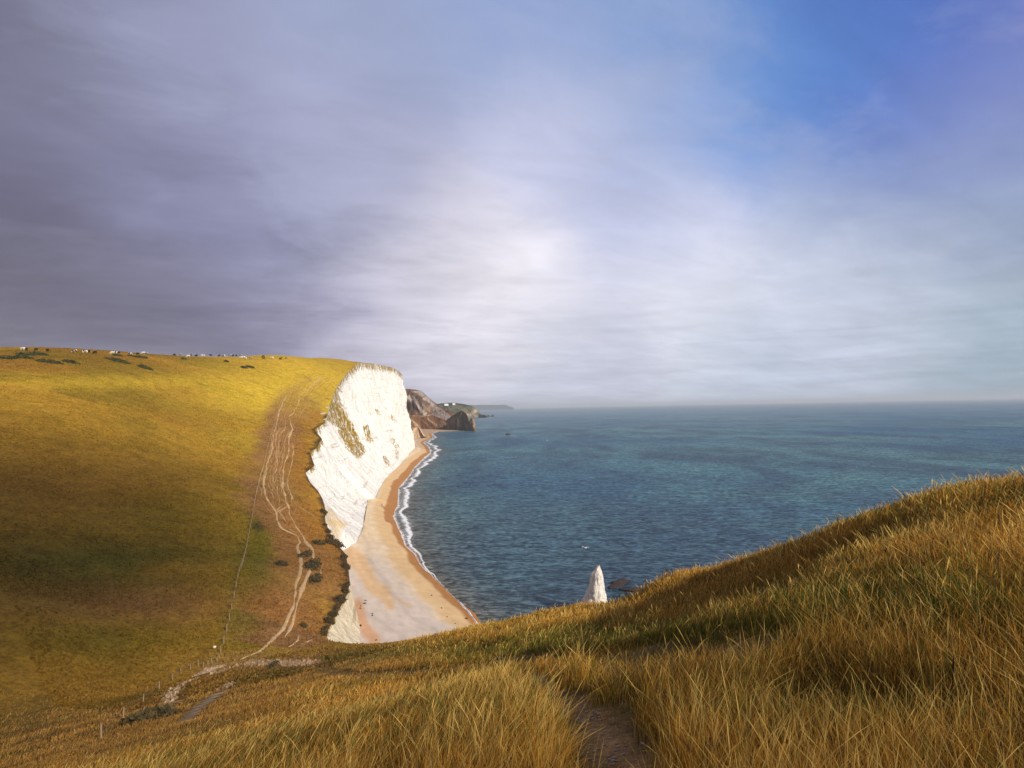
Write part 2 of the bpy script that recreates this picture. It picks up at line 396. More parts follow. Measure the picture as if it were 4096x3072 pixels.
for k_,off_k in enumerate((-2.5,-5,3,6,9)):
    yy=np.arange(300,425,2.5); xx=np.interp(yy,_a[:,1],_a[:,0])+off_k+fbm(yy*.04,yy*0+k_*2.3,170+k_,3)*5
    GP.append(np.stack([xx,yy,yy*0],1)); TR.append((None,.4,.1))
# nearer tracks on our own slope
near_tracks=[([(1250,2655),(1330,2690),(1420,2705),(1700,2690),(2050,2650),(2350,2640),(2600,2650),(2900,2640)],.7),
             ([(2080,2700),(2160,2760),(2290,2850),(2380,2930),(2440,3071),(2480,3300)],.26),
             ([(880,2690),(1000,2650),(1100,2650),(1250,2655)],1.6),([(800,2705),(840,2680),(880,2672)],1.2),
             ([(700,2810),(705,2780),(725,2750),(790,2715)],.7),([(740,2890),(800,2830),(880,2770),(950,2730)],.5)]
def phit(L):
    out=[]
    for (a,b),(c,d) in zip(L[:-1],L[1:]):
        for i in range(6): out.append(hit(a+(c-a)*i/6,b+(d-b)*i/6))
    out.append(hit(*L[-1])); return np.array(out)
NT_=[(phit(L),w_) for L,w_ in near_tracks]
def pdist(x,y,P):
    """distance to polyline in plan"""
    sh=x.shape; x=x.ravel(); y=y.ravel(); best=np.full(len(x),1e9)
    for a,b in zip(P[:-1],P[1:]):
        vx,vy=b[0]-a[0],b[1]-a[1]; L2=vx*vx+vy*vy+1e-9
        tt=np.clip(((x-a[0])*vx+(y-a[1])*vy)/L2,0,1)
        best=np.minimum(best,(x-a[0]-tt*vx)**2+(y-a[1]-tt*vy)**2)
    return np.sqrt(best).reshape(sh)

# ------------------------------------------------------------------ hillside mesh
def stepped(segs):
    out=[segs[0][0]]
    for a,b,s0,s1 in segs:
        v=a; 
        while v<b-1e-6:
            k=(v-a)/(b-a); v=min(b,v+s0+(s1-s0)*k); out.append(v)
    return np.array(out)
ys=stepped([(-60,-8,6,1.0),(-8,14,.45,.35),(14,60,.35,.7),(60,260,.7,1.0),(260,420,1.0,1.6),(420,770,1.6,5)])
xs=stepped([(-620,-330,8,3),(-330,-150,3,1.1),(-150,-30,1.0,.9),(-30,-10,.9,.45),(-10,24,.4,.4),(24,72,.45,1.5)])
X,Y=np.meshgrid(xs,ys)
xe=Xe(ys)[:,None]+ (fbm(ys*.25,ys*0+3.3,41,4)*2.4*sm(ys,85,140))[:,None]*0
Xc=np.minimum(X,xe)
Z=H(Xc,Y)
px,py=proj(np.stack([Xc,Y,Z],-1))
r=np.hypot(Xc,Y)
def blob(cx,cy,rx,ry,p=2):
    return np.exp(-(np.abs((px-cx)/rx)**p+np.abs((py-cy)/ry)**p))
gold=np.array([.35,.205,.024]); yel=np.array([.56,.39,.035]); brown=np.array([.23,.118,.018]); olive=np.array([.16,.118,.012]); green=np.array([.085,.082,.012]); earth=np.array([.34,.17,.055])
def lerp(c,k,col): k=np.clip(k,0,1)[...,None]; return c*(1-k)+col*k
col=np.broadcast_to(gold,X.shape+(3,)).copy()
nz=fbm(Xc*.012,Y*.02,21,4); nz2=fbm(Xc*.03,Y*.05,33,4); nz3=fbm(Xc*.008+9,Y*.014,55,3)
col=lerp(col,sm(nz,-.05,.18)*.8,brown); col=lerp(col,sm(nz2,.02,.2)*.6,olive)
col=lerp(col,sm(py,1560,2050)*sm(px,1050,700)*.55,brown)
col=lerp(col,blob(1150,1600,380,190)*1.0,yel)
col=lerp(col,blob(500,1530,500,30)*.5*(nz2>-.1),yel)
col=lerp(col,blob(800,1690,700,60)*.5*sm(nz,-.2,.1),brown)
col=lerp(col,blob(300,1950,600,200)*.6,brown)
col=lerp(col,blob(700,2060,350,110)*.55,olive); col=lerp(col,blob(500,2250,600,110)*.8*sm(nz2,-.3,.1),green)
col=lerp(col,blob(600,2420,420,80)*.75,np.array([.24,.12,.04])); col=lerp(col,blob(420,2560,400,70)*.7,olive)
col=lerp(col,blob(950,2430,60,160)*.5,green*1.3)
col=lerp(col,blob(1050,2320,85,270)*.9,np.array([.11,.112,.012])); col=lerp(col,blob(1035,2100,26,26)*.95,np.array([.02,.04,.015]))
# trampled ground around the trails and by the brink
dt=np.full(X.shape,1e9)
m=(Y>95)&(Y<520)&(Xc<-20)&(Xc>-240)
for P in GP: 
    dd=np.full(X.shape,1e9); dd[m]=pdist(Xc[m],Y[m],P); dt=np.minimum(dt,dd)
kk=sm(dt+fbm(Xc*.12,Y*.08,144,4)*9,9.5,2)*sm(Y,430,260)*(.9+nz2)
col=lerp(col,kk*.95,np.array([.25,.13,.048])); 
ins=(Y>104)&(Y<175)&(Xc>Xe(Y)-22); col=lerp(col,ins*sm(Xe(Y)-Xc,24,14)*(.65+1.2*nz2),np.array([.30,.14,.04]))
col=lerp(col,(Y>150)*(Y<330)*sm(Xe(Y)-Xc,16,4)*.6,np.array([.34,.16,.025]))
col=lerp(col,(Y>104)*sm(Xe(Y)-Xc+fbm(Xc*.3,Y*.3,66,3)*5,2.2,.3)*(Y<330)*.9,np.array([.07,.045,.02]))
for bx,by,brx,bry in ((1312,1631,9,3),(1292,1654,10,4),(1302,1677,9,4)):
    col=lerp(col,sm(blob(bx,by,brx,bry)*(1+nz2),.35,.6)*(Xe(Y)-Xc<30)*(Y>200),np.array([.62,.55,.42]))
col=lerp(col,blob(1150,2650,260,40)*.8*sm(nz2,-.3,.1),np.array([.36,.22,.11]))
# dark ledges
col=lerp(col,sm(fbm(Xc*.05,Y*.25,71,4),.16,.24)*.25*sm(Y,90,140),olive*.6)
# near slope: soil and thatch under the long grass
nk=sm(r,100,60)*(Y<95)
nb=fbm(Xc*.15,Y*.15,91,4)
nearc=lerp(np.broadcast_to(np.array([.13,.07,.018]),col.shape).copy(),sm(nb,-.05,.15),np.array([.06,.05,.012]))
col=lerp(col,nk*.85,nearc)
dn=np.full(X.shape,1e9); pale_=np.zeros(X.shape); mn=(r<120)&(Y<100); dirt=np.zeros(X.shape)
for ki,(P,w_) in enumerate(NT_):
    dd=np.full(X.shape,1e9); dd[mn]=pdist(Xc[mn],Y[mn],P); pale_=np.maximum(pale_,sm(dd,w_,w_*.4)*{2:.45,3:.95,4:.8,5:.6}.get(ki,0)); dirt=np.maximum(dirt,(.45 if ki==0 else 1)*sm(dd+fbm(Xc*1.5,Y*1.5,5,3)*w_*.9,w_*1.25,w_*.7))
col=lerp(col,dirt*.9,np.array([.31,.17,.075])*(1+.8*fbm(Xc*3,Y*3,99,3)*sm(r,25,12))[...,None])
col=lerp(col,pale_,np.array([.60,.46,.30]))
Fq=grid_faces(len(ys),len(xs))
V=np.stack([Xc,Y,Z],-1).reshape(-1,3)
area=(Xc[:-1,1:]-Xc[:-1,:-1])+(Xc[1:,1:]-Xc[1:,:-1])
Fq=Fq[(area.ravel()>1e-5)]
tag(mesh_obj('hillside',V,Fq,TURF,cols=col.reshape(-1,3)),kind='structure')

# ------------------------------------------------------------------ chalk cliffs
yc=stepped([(-60,80,6,2),(80,105,1.2,.5),(105,420,.45,.9),(420,700,.9,.7),(700,770,1.0,4)])
m_=90; v=np.linspace(0,1,m_)
Yc=np.repeat(yc[:,None],m_,1); vv=np.repeat(v[None],len(yc),0)
x0=Xe(yc)[:,None]-.15; z0=H(Xe(yc)-.15,yc)[:,None]-.05
x1=Xf(yc)[:,None]; z1=np.where(yc<100,-2.0,3.2)[:,None]
hgt=z0-z1
prof=vv**1.25*.72+vv*.28                       # steeper towards the foot
Xs=x0+(x1-x0)*(1-(1-vv)**.85*(1-.12*np.sin(vv*9)))
Xs=x0+(x1-x0)*(.62*vv+.38*vv**2)
Zs=z0+(z1-z0)*(.38*vv+.62*vv**.8)
env=np.sin(np.pi*np.clip(vv,0,1))**.6
slant=Yc+Zs*.55                                # gullies run down to the right
amp=np.clip(hgt/90,.12,1)
disp=(fbm(slant*.035,Zs*.012,7,4)*16+fbm(slant*.12,Zs*.04,9,4)*6)*amp*env + fbm(slant*.5,Zs*.22,13,4)*2.2*np.clip(hgt/40,.3,1)*env
rid=1-np.abs(fbm(slant*.09,Zs*.02,23,2))*4
disp+=np.clip(rid,0,1)*2.5*amp*env
Xs=Xs+disp; Yv=Yc+ (fbm(Yc*.2,Zs*.2,19,3)*1.5)*env*(hgt>6)
Pc=np.stack([Xs,Yv,Zs],-1); px,py=proj(Pc)
turf=np.full(Xs.shape,-.92)
turf=np.maximum(turf,sm(vv,.13,.0)*1.15-.5)                       # grass hanging over the brink
def band(pts,w):                                                   # soft band along a photograph polyline
    d=pdist(px,py,[(a,b) for a,b in pts]); return sm(d,w*1.6,w*.5)
tfm=np.zeros(Xs.shape)
for pts,w_,s_ in [([(1320,1560),(1345,1640),(1390,1720),(1430,1800)],36,.95),([(1300,1640),(1370,1690),(1400,1760)],36,.95),([(1380,1480),(1350,1540)],24,.75),([(1350,1500),(1340,1560)],22,.6),([(1400,1470),(1440,1462)],10,.35),
                  ([(1390,1640),(1410,1700),(1440,1790),(1460,1850)],10,.55),([(1465,1715),(1480,1760)],18,.85),([(1540,1830),(1552,1860)],12,.8),([(1568,1760),(1590,1790),(1588,1830)],12,.75),([(1490,1830),(1505,1870)],15,.6),([(1505,1640),(1520,1660)],10,.7),([(1562,1660),(1580,1690)],10,.75),
                  ([(1560,1620),(1590,1605)],10,.45),([(1560,1720),(1570,1740)],9,.7),([(1615,1720),(1620,1750)],8,.5),([(1545,1640),(1550,1700)],25,.25),([(1530,1780),(1560,1820)],30,.3),([(1590,1600),(1600,1700),(1560,1850)],50,.42),([(1500,1560),(1540,1700)],40,.28),([(1450,1850),(1480,1950)],30,.25),([(1300,1790),(1350,1810)],12,.55),([(1330,1770),(1310,1760)],12,.5),
                  ([(1230,1880),(1262,1885)],9,.35),([(1290,2080),(1320,2095)],12,.5)]:
    tfm=np.maximum(tfm,band(pts,w_)*s_)
turf=np.where(tfm>0,np.maximum(turf,-.60+1.34*tfm),turf)
turf=np.where(Yc<100,np.maximum(turf,.1),turf)
cc=np.broadcast_to(np.array([.86,.84,.80]),Xs.shape+(3,)).copy()
cc=lerp(cc,sm(Yc,150,135)*.75,np.array([.72,.60,.38]))
cc=lerp(cc,band([(1320,2050),(1350,2110),(1330,2150)],22)*.6*(Yc<215),np.array([.72,.53,.26]))
cc=lerp(cc,band([(1305,2090),(1380,2095)],12)*.5*(Yc<215),np.array([.72,.50,.22]))
cliff=mesh_obj('cliff',Pc.reshape(-1,3),grid_faces(len(yc),m_),CHALK,cols=cc.reshape(-1,3),attrs={'turf':turf})
tag(cliff,kind='structure')

# ------------------------------------------------------------------ beach
yb=stepped([(70,420,.8,1.6),(420,1350,2,5)])
ub=np.concatenate([np.linspace(-.06,1,46),np.array([1.05,1.1,1.2,1.35,1.6])]); nb_=len(ub)
Yb=np.repeat(yb[:,None],nb_,1); U=np.repeat(ub[None],len(yb),0)
x0=Xf(yb)[:,None]; x1=Xw(yb)[:,None]; wid=np.maximum(x1-x0,4)
over=np.clip(U-1,0,1)
Xb=np.where(U<=1,x0+(x1-x0)*U,x1+over*40)
Zb=np.where(U<=1,4.6*(1-U)-.0,-over*9)
Zb=Zb+np.where(U<=1,np.sin(np.clip(U,0,1)*np.pi)*.3+fbm(Xb*.1,Yb*.04,15,3)*.5*np.sin(np.clip(U,0,1)*np.pi),0)
dw=(x1-Xb)+fbm(Yb*.06,Xb*.02,88,4)*3+fbm(Yb*.3,Xb*.1,89,3)*1.2
cb=np.broadcast_to(np.array([.66,.51,.33]),Xb.shape+(3,)).copy()
px,py=proj(np.stack([Xb,Yb,Zb],-1))
nn=fbm(Xb*.06,Yb*.03,44,4)
cb=lerp(cb,sm(Yb,230,165)*sm(dw,9,16)*(.9+nn),np.array([.56,.47,.40]))
cb=lerp(cb,sm(pdist(px,py,[(1395,2220),(1450,2260),(1480,2330),(1540,2390),(1560,2420)])+nn*60,42,18)*.8,np.array([.60,.38,.18]))
cb=lerp(cb,sm(pdist(px,py,[(1430,2420),(1450,2500),(1500,2560)])+nn*40,40,18)*.8,np.array([.55,.28,.13]))
cb=lerp(cb,sm(pdist(px,py,[(1590,2400),(1640,2425)])+nn*40,20,8)*.5,np.array([.60,.38,.18]))
cb=lerp(cb,sm(Yb,330,900)*.5,np.array([.55,.38,.25])); cb=lerp(cb,sm(Yb,800,1100)*.7,np.array([.36,.22,.14]))
for dk,wk,ck in ((15,1.0,.86),(19,.8,1.08),(24,1.2,.9),(30,1.0,1.06)):
    cb=cb*(1+(ck-1)*np.exp(-((dw-dk*(.8+.5*sm(Yb,400,150)))/wk)**2))[...,None]
cb=cb*(1+.22*fbm(Xb*.9+Yb*.3,Yb*.25,97,4))[...,None]
cb=lerp(cb,sm(dw,13,9.5)*.55,np.array([.60,.36,.13])*.95)
wetw=np.where(Yb<250,4.0,6.0)
wet=sm(dw,wetw+.7,wetw-.7)
cb=lerp(cb,wet*.95,np.array([.36,.155,.035]))
beach=mesh_obj('beach',np.stack([Xb,Yb,Zb],-1).reshape(-1,3),grid_faces(len(yb),nb_),BEACH,cols=cb.reshape(-1,3),attrs={'wet':wet}); tag(beach,kind='structure')

# ------------------------------------------------------------------ sea
ysea=stepped([(-1500,60,400,4),(60,500,2.5,6),(500,1500,8,30),(1500,32000,40,3000)])
xsea=stepped([(-32000,-1200,4000,60),(-1200,-180,60,3),(-180,60,2.5,2.5),(60,500,3,20),(500,32000,25,4000)])
XS,YS=np.meshgrid(xsea,ysea); rr=np.hypot(XS,YS)
sh=np.exp(-np.maximum(XS-Xw(YS),0)/(8+12*sm(YS,150,260)))*(YS<1300)
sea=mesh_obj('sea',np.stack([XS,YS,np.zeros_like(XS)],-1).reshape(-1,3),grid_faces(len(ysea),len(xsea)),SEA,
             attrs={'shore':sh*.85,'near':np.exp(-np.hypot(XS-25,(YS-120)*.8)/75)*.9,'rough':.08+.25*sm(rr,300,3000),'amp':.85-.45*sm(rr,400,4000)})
tag(sea,kind='structure')
# surf
yf=stepped([(118,420,.35,.7),(420,1330,.8,2.5)]); mf=30; uf=np.linspace(0,1,mf)
Yf=np.repeat(yf[:,None],mf,1); wash=np.interp(yf,[118,140,170,200,240,300,360,430,620,800,900,1330],[.6,.8,1.3,2.4,5.5,8,9,8,13,16,8,4])[:,None]
lobes=1+fbm(yf*.05,yf*0+1,61,4)[:,None]*1.1
off=uf[None]*wash*1.5
Xff=Xw(yf)[:,None]-1.2+fbm(yf*.12,yf*0,62,4)[:,None]*2.2+off
Zff=np.maximum(.05,(Xw(yf)[:,None]-Xff)*.2+.1)
un=uf[None]/np.clip(lobes,.5,1.6)
fo=np.exp(-((un-.55)/.16)**2)*.62+np.exp(-((un-.05)/.1)**2)*.35+sm(un,.65,.5)*.42*(fbm(Xff*.2,Yf*.08,63,3)+.95)+np.exp(-((un-.8)/.08)**2)*.35*(fbm(Yf*.04,Xff*.05,64,3)>0)
fo=fo*sm(uf[None],1,.85)*sm(uf[None],-.01,.03)
pulse=np.interp(yf,[118,150,152,175,178,190,205,1330],[.9,.95,.6,.8,1,.75,1,1])[:,None]
fm=mesh_obj('surf_foam',np.stack([Xff,Yf,Zff+.03],-1).reshape(-1,3),grid_faces(len(yf),mf),FOAM,attrs={'foam':fo*pulse}); tag(fm,'white surf breaking along the curved edge of the shingle beach','surf foam',kind='stuff')

# ------------------------------------------------------------------ draped coast path trails
def ribbon(P,w,seed):
    P=np.array(P); Vv=[];n_=len(P)
    # resample evenly
    d=np.r_[0,np.cumsum(np.hypot(*(P[1:,:2]-P[:-1,:2]).T))]
    keep=np.r_[True,np.diff(d)>1e-4]; P=P[keep]; d=d[keep]
    s=np.arange(0,d[-1],.8); x=np.interp(s,d,P[:,0]); y=np.interp(s,d,P[:,1])
    if len(s)<3: return [],[]
    x=x+fbm(s*.15,s*0,seed,3)*1.0; y=y+fbm(s*.15,s*0+5,seed,3)*1.0
    tx=np.gradient(x); ty=np.gradient(y); L=np.hypot(tx,ty)+1e-9; nx=-ty/L; ny=tx/L
    ww=w*(.8+fbm(s*.3,s*0+2,seed+1,3)*2.0+fbm(s*.05,s*0+2,seed+2,2)*1.2).clip(.25,2.5)*np.minimum(1,np.minimum(s,s[-1]-s)/4+.15)
    offs=np.array([-1,-.6,0,.6,1.0])
    XX=x[:,None]+nx[:,None]*offs*ww[:,None]; YY=y[:,None]+ny[:,None]*offs*ww[:,None]
    lift=np.array([-.25,.12,.14,.12,-.25])
    ZZ=H(XX,YY)+lift
    return np.stack([XX,YY,ZZ],-1).reshape(-1,3),grid_faces(len(s),5)
PV=[];PF=[];PC=[];off_=0
for i,((L,w_,s_),P) in enumerate(zip(TR,GP)):
    a,b=ribbon(P,w_*.55,200+i*3)
    if len(a)==0: continue
    PV.append(a);PF.append(b+off_);off_+=len(a)
    c0=np.array([.52,.35,.185])*s_+np.array([.30,.16,.055])*(1-s_); PC.append(np.repeat(c0[None],len(a),0))
tag(mesh_obj('path',np.concatenate(PV),np.concatenate(PF),TRAIL,cols=np.concatenate(PC)),kind='structure')

# ------------------------------------------------------------------ distant headlands
def headland(name,crest,footp,zf,cols,nu=160,nv=36,noise=1.0,back=120,seed=0,prof=1.0):
    cr=np.array([at(*c) for c in crest]); ft=np.array([onz(a,b,zf) if len(q)==2 else at(a,b,q[2]) for q in footp for a,b in [q[:2]]])
    def rs(P,n_):
        d=np.r_[0,np.cumsum(np.linalg.norm(P[1:,[0,2]]-P[:-1,[0,2]],axis=1)+1e-3)]; s=np.linspace(0,d[-1],n_)
        return np.stack([np.interp(s,d,P[:,k]) for k in range(3)],1)
    # match crest and foot by X
    cx_=rs(cr,nu); o=np.argsort(ft[:,0]); fyy=np.interp(cx_[:,0],ft[o,0],ft[o,1]); fz=np.interp(cx_[:,0],ft[o,0],ft[o,2])
    v_=np.linspace(0,1,nv)[None,:,None]
    f3=np.stack([cx_[:,0],fyy,np.minimum(fz,cx_[:,2]-.5)],1)
    G=cx_[:,None]*(1-v_)+f3[:,None]*v_
    s_=np.linspace(0,1,nu)[:,None]; vv_=v_[...,0]
    hh=(cx_[:,2]-f3[:,2])[:,None]
    e=np.sin(np.pi*vv_)**.7
    sx=G[...,0]; sz=G[...,2]
    k=np.maximum(hh,6)/60*noise
    G[...,1]-=e*(fbm(sx*.03/noise+sz*.02,sz*.012,seed,4)*38+np.abs(fbm(sx*.09,sz*.05,seed+3,4))*14)*k
    G[...,2]+=np.sin(np.pi*np.clip(vv_*1.0,0,1))*fbm(sx*.05,sz*.05,seed+5,3)*4*k
    G[:,0,2]+=fbm(cx_[:,0]*.1,cx_[:,0]*0,seed+9,4)*1.6*np.minimum(k[:,0],1)
    B=[]
    for q,zf_ in ((.33,.85),(.66,.5),(1,0)):
        b=cx_.copy(); b[:,1]+=back*q; b[:,2]=cx_[:,2]*zf_-(1-zf_)*3; B.append(b[:,None])
    G=np.concatenate(B[::-1]+[G],1)
    px_,py_=proj(G)
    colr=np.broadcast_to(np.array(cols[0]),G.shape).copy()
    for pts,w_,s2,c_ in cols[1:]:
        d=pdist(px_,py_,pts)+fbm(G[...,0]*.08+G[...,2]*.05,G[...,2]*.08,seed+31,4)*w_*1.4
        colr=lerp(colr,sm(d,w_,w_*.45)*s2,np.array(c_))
    o=mesh_obj(name,G.reshape(-1,3),grid_faces(G.shape[0],G.shape[1]),ROCKF,cols=colr.reshape(-1,3)); return o
c4=lambda L:[(1550+x/3.687,1500+y/3.687) for x,y in L]
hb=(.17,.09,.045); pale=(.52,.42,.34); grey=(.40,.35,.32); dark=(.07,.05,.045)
tag(headland('headland',[(1540,1548,1560),(1610,1554,1500),(1650,1557,1480),(1680,1561,1460),(1691,1569,1450),(1726,1600,1420),(1751,1618,1400),(1775,1634,1380),(1813,1656,1350),(1840,1680,1340)],
   [(1540,1690,1380),(1640,1690,1370),(1750,1690,1345),(1842,1686,1338)],4,
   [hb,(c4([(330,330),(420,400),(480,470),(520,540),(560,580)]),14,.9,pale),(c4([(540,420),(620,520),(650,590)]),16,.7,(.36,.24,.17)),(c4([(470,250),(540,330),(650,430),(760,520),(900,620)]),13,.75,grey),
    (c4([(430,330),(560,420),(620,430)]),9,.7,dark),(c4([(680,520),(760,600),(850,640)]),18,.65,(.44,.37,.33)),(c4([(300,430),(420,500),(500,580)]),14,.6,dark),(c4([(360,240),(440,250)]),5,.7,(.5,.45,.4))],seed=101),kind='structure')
tag(headland('headland',[(1560,1655,1340),(1637,1661,1335),(1699,1664,1330),(1724,1657,1330),(1750,1668,1330),(1783,1680,1330),(1794,1695,1335),(1806,1714,1345)],
   [(1560,1722),(1640,1721),(1683,1718),(1740,1717),(1802,1715.5),(1808,1715.5)],3,
   [(.15,.075,.035),(c4([(370,590),(560,600),(640,590)]),3,.8,(.42,.33,.25)),(c4([(600,650),(720,740)]),6,.5,(.4,.28,.17)),(c4([(800,690),(900,760)]),9,.5,(.34,.2,.13)),(c4([(360,660),(480,800)]),8,.6,(.46,.33,.2))],seed=131,back=60),kind='structure')
tag(headland('headland',[(1600,1722,900),(1640,1716,930),(1655,1708,930),(1668,1702.5,925),(1675,1712,930),(1684,1730,940),(1695,1746,955)],
   [(1600,1760),(1645,1758),(1670,1753),(1692,1748),(1696,1747)],3,[(.62,.45,.30)],nu=60,nv=20,noise=.35,back=60,seed=151),kind='structure')
arch=headland('headland',[(1783,1682,1300),(1796,1672,1290),(1810,1663,1285),(1824,1654,1278),(1837,1646,1270),(1846,1641,1265),(1854,1645,1262),(1862,1652,1260),(1868,1660,1256),(1873,1668,1255),(1876,1683,1255),(1879,1681,1254),(1882,1674,1253),(1889,1670.5,1250),(1894,1672,1248),(1898,1680,1245),(1901,1695,1243),(1901,1709,1241),(1905,1718,1240),(1907,1724,1239)],
   [(1780,1717),(1802,1717),(1835,1720),(1870,1723.5),(1890,1725.5),(1908,1726)],0,
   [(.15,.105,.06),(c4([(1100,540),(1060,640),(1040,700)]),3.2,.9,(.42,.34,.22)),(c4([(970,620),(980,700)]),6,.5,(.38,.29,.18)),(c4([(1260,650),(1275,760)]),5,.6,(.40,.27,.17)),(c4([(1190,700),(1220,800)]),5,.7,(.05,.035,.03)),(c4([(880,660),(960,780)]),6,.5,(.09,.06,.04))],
   nu=150,nv=34,noise=.55,back=26,seed=171)
tag(arch,kind='structure')
tag(headland('headland',[(1735,1620,3000),(1751,1615,3000),(1770,1613,3000),(1789,1610.5,2980),(1821,1612,2960),(1850,1615,2950),(1870,1619,2940),(1889,1621.5,2930),(1895,1627,2925),(1900,1636,2920),(1906,1642,2915),(1911,1652,2905),(1924,1659,2900),(1929,1661,2895),(1935,1659,2890),(1941,1663,2880),(1947,1668,2860)],
   [(1735,1676),(1830,1675),(1885,1673.5),(1905,1672),(1925,1670),(1948,1669.3)],0,
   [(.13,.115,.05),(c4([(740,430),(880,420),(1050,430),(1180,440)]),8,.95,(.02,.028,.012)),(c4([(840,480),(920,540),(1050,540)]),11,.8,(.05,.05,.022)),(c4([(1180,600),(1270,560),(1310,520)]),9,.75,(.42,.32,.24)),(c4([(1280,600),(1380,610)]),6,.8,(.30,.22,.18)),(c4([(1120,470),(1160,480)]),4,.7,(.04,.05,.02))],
   seed=191,noise=1.6,back=500),kind='structure')
tag(headland('headland',[(1800,1622,12500),(1892,1620.5,12500),(1925,1619,12500),(1957,1619.5,12500),(1990,1619.5,12500),(2016,1618,12500),(2027,1621,12500),(2036,1626,12400),(2050,1628.5,12300),(2056,1632,12300)],
   [(1800,1633.2),(2056,1632.0)],0,[(.22,.25,.24)],nu=80,nv=14,noise=.8,back=1500,seed=211),kind='structure')

# ------------------------------------------------------------------ rocks
def rock_mesh(name,rx,ry,rz,seed,mat,n_=28,m_=18,flat=0,rough=.3,cols=None,z0=-.3):
    th=np.linspace(0,np.pi,m_)[:,None]; ph=np.linspace(0,2*np.pi,n_+1)[None,:-1]
    d=np.stack([np.sin(th)*np.cos(ph),np.sin(th)*np.sin(ph),np.cos(th)*np.ones_like(ph)],-1)
    k=1+fbm(d[...,0]*2.1+seed,d[...,1]*2.1+d[...,2]*1.7,seed,4)*rough*2+fbm(d[...,0]*6,d[...,2]*6+d[...,1]*5,seed+4,3)*rough*.5
    P=d*k[...,None]*np.array([rx,ry,rz]); 
    i=np.arange(m_-1)[:,None]; j=np.arange(n_)[None]
    q=np.stack([i*n_+j,(i+1)*n_+j,(i+1)*n_+(j+1)%n_,i*n_+(j+1)%n_],-1).reshape(-1,4)
    o=mesh_obj(name,P.reshape(-1,3),q,mat,smooth=False); return o
# the sea stack: a tall leaning tooth of chalk
SO=onz(2395,2475,0.0); 
topP=at(2400,2262,SO[1])
hS=topP[2]
lv=np.linspace(0,1,44); 
def spx(py_): return 0
# outline from the photograph: (height fraction, left px, right px)
ol=[(0,2325,2432),(.12,2328,2428),(.3,2336,2425),(.42,2347,2419),(.55,2363,2417),(.68,2371,2414),(.78,2375,2412),(.83,2373,2410),(.9,2383,2408),(.96,2392,2405),(1,2397,2402)]
of=[a for a,_,_ in ol]; pw=SO[1]/F
cxs=np.interp(lv,of,[(l+r_)/2 for _,l,r_ in ol]); rws=np.interp(lv,of,[(r_-l)/2 for _,l,r_ in ol])*pw*1.28
nP=40; ph=np.linspace(0,2*np.pi,nP+1)[:-1]
lx=(cxs-2395)*pw
PXs=[];
for i,h_ in enumerate(lv):
    k=1+fbm(np.cos(ph)*1.6+3,np.sin(ph)*1.6+h_*5,401,4)*.45+fbm(np.cos(ph)*5,np.sin(ph)*5+h_*16,405,3)*.42+fbm(np.cos(ph)*9+2,np.sin(ph)*9+h_*30,409,2)*.22
    PXs.append(np.stack([lx[i]+np.cos(ph)*rws[i]*k*.97,np.sin(ph)*max(rws[i]*1.25,.25)*k,np.full(nP,h_*hS*1.0-.6*(1-h_))+fbm(np.cos(ph)*2+5,np.sin(ph)*2+h_*9,407,3)*.9],-1))
PXs=np.array(PXs); i=np.arange(len(lv)-1)[:,None]; j=np.arange(nP)[None]
q=np.stack([i*nP+j,i*nP+(j+1)%nP,(i+1)*nP+(j+1)%nP,(i+1)*nP+j],-1).reshape(-1,4)
sc=np.broadcast_to(np.array([.78,.74,.69]),PXs.shape).copy(); sc=lerp(sc,sm(PXs[...,2]+fbm(PXs[...,0]*.8,PXs[...,1]*.8,77,3)*3,5.2,3.2)*.8,np.array([.55,.36,.15]))
st=mesh_obj('sea_stack',PXs.reshape(-1,3),q,CHALK,smooth=False,cols=sc.reshape(-1,3),attrs={'turf':np.full(PXs.shape[:2],-1.2)})
st.location=(SO[0],SO[1],0); tag(st,'tall pointed white chalk stack standing in the sea behind the grassy slope','sea stack')
def rock(px_,py_,z,rx,ry,rz,seed,label,mat=ROCKD,cat='rock',group=None,sink=.25,name='rock',rough=.3):
    P=onz(px_,py_,z); o=rock_mesh(name,rx,ry,rz,seed,mat,rough=rough); o.location=(P[0],P[1],z+rz*(1-2*sink)*.5); o.rotation_euler=(0,0,seed*1.3)
    tag(o,label,cat,group); return o
rock(2032,1741,0,6.0,4,3.2,501,'dark brown islet rock ringed by white foam in the open sea',name='islet_rock',cat='islet')
rock(1953,1667,0,11,8,9,503,'small dark rock just off the tip of the far headland, nearer of the pair',group='skerries off the far headland',name='skerry',cat='skerry')
rock(1970,1667,0,11,8,9,507,'small dark rock farthest out to sea beyond the far headland',group='skerries off the far headland',name='skerry',cat='skerry')
rock(1901,1717,0,3.2,3,3,511,'small black rock at the outer foot of the striped rock headland',name='skerry',cat='skerry')
rock(2475,2335,0,5.5,2.0,.4,513,'low dark reef awash just right of the white chalk stack',name='reef_rock',cat='reef',rough=.6)
rock(2540,2362,0,4.2,2.0,.4,517,'brown reef rock half hidden by the grass right of the chalk stack',name='reef_rock',cat='reef',rough=.6)
bch=[(1461,2403,.9,'single'),(1458,2415,1.2,''),(1443,2425,.8,''),(1441,2434,.8,''),(1488,2457,.9,''),(1489,2464,1.1,''),(1544,2447,1.0,''),(1652,2412,.8,''),(1726,2382,.9,''),(1766,2433,.9,''),(1788,2469,.8,''),(1866,2474,1.0,''),(1886,2505,1.3,''),(1768,2486,.7,''),(1798,2522,.8,''),(1504,2562,.8,''),(1442,2503,1.2,''),(1568,2504,.6,''),(1820,2495,.6,'')]
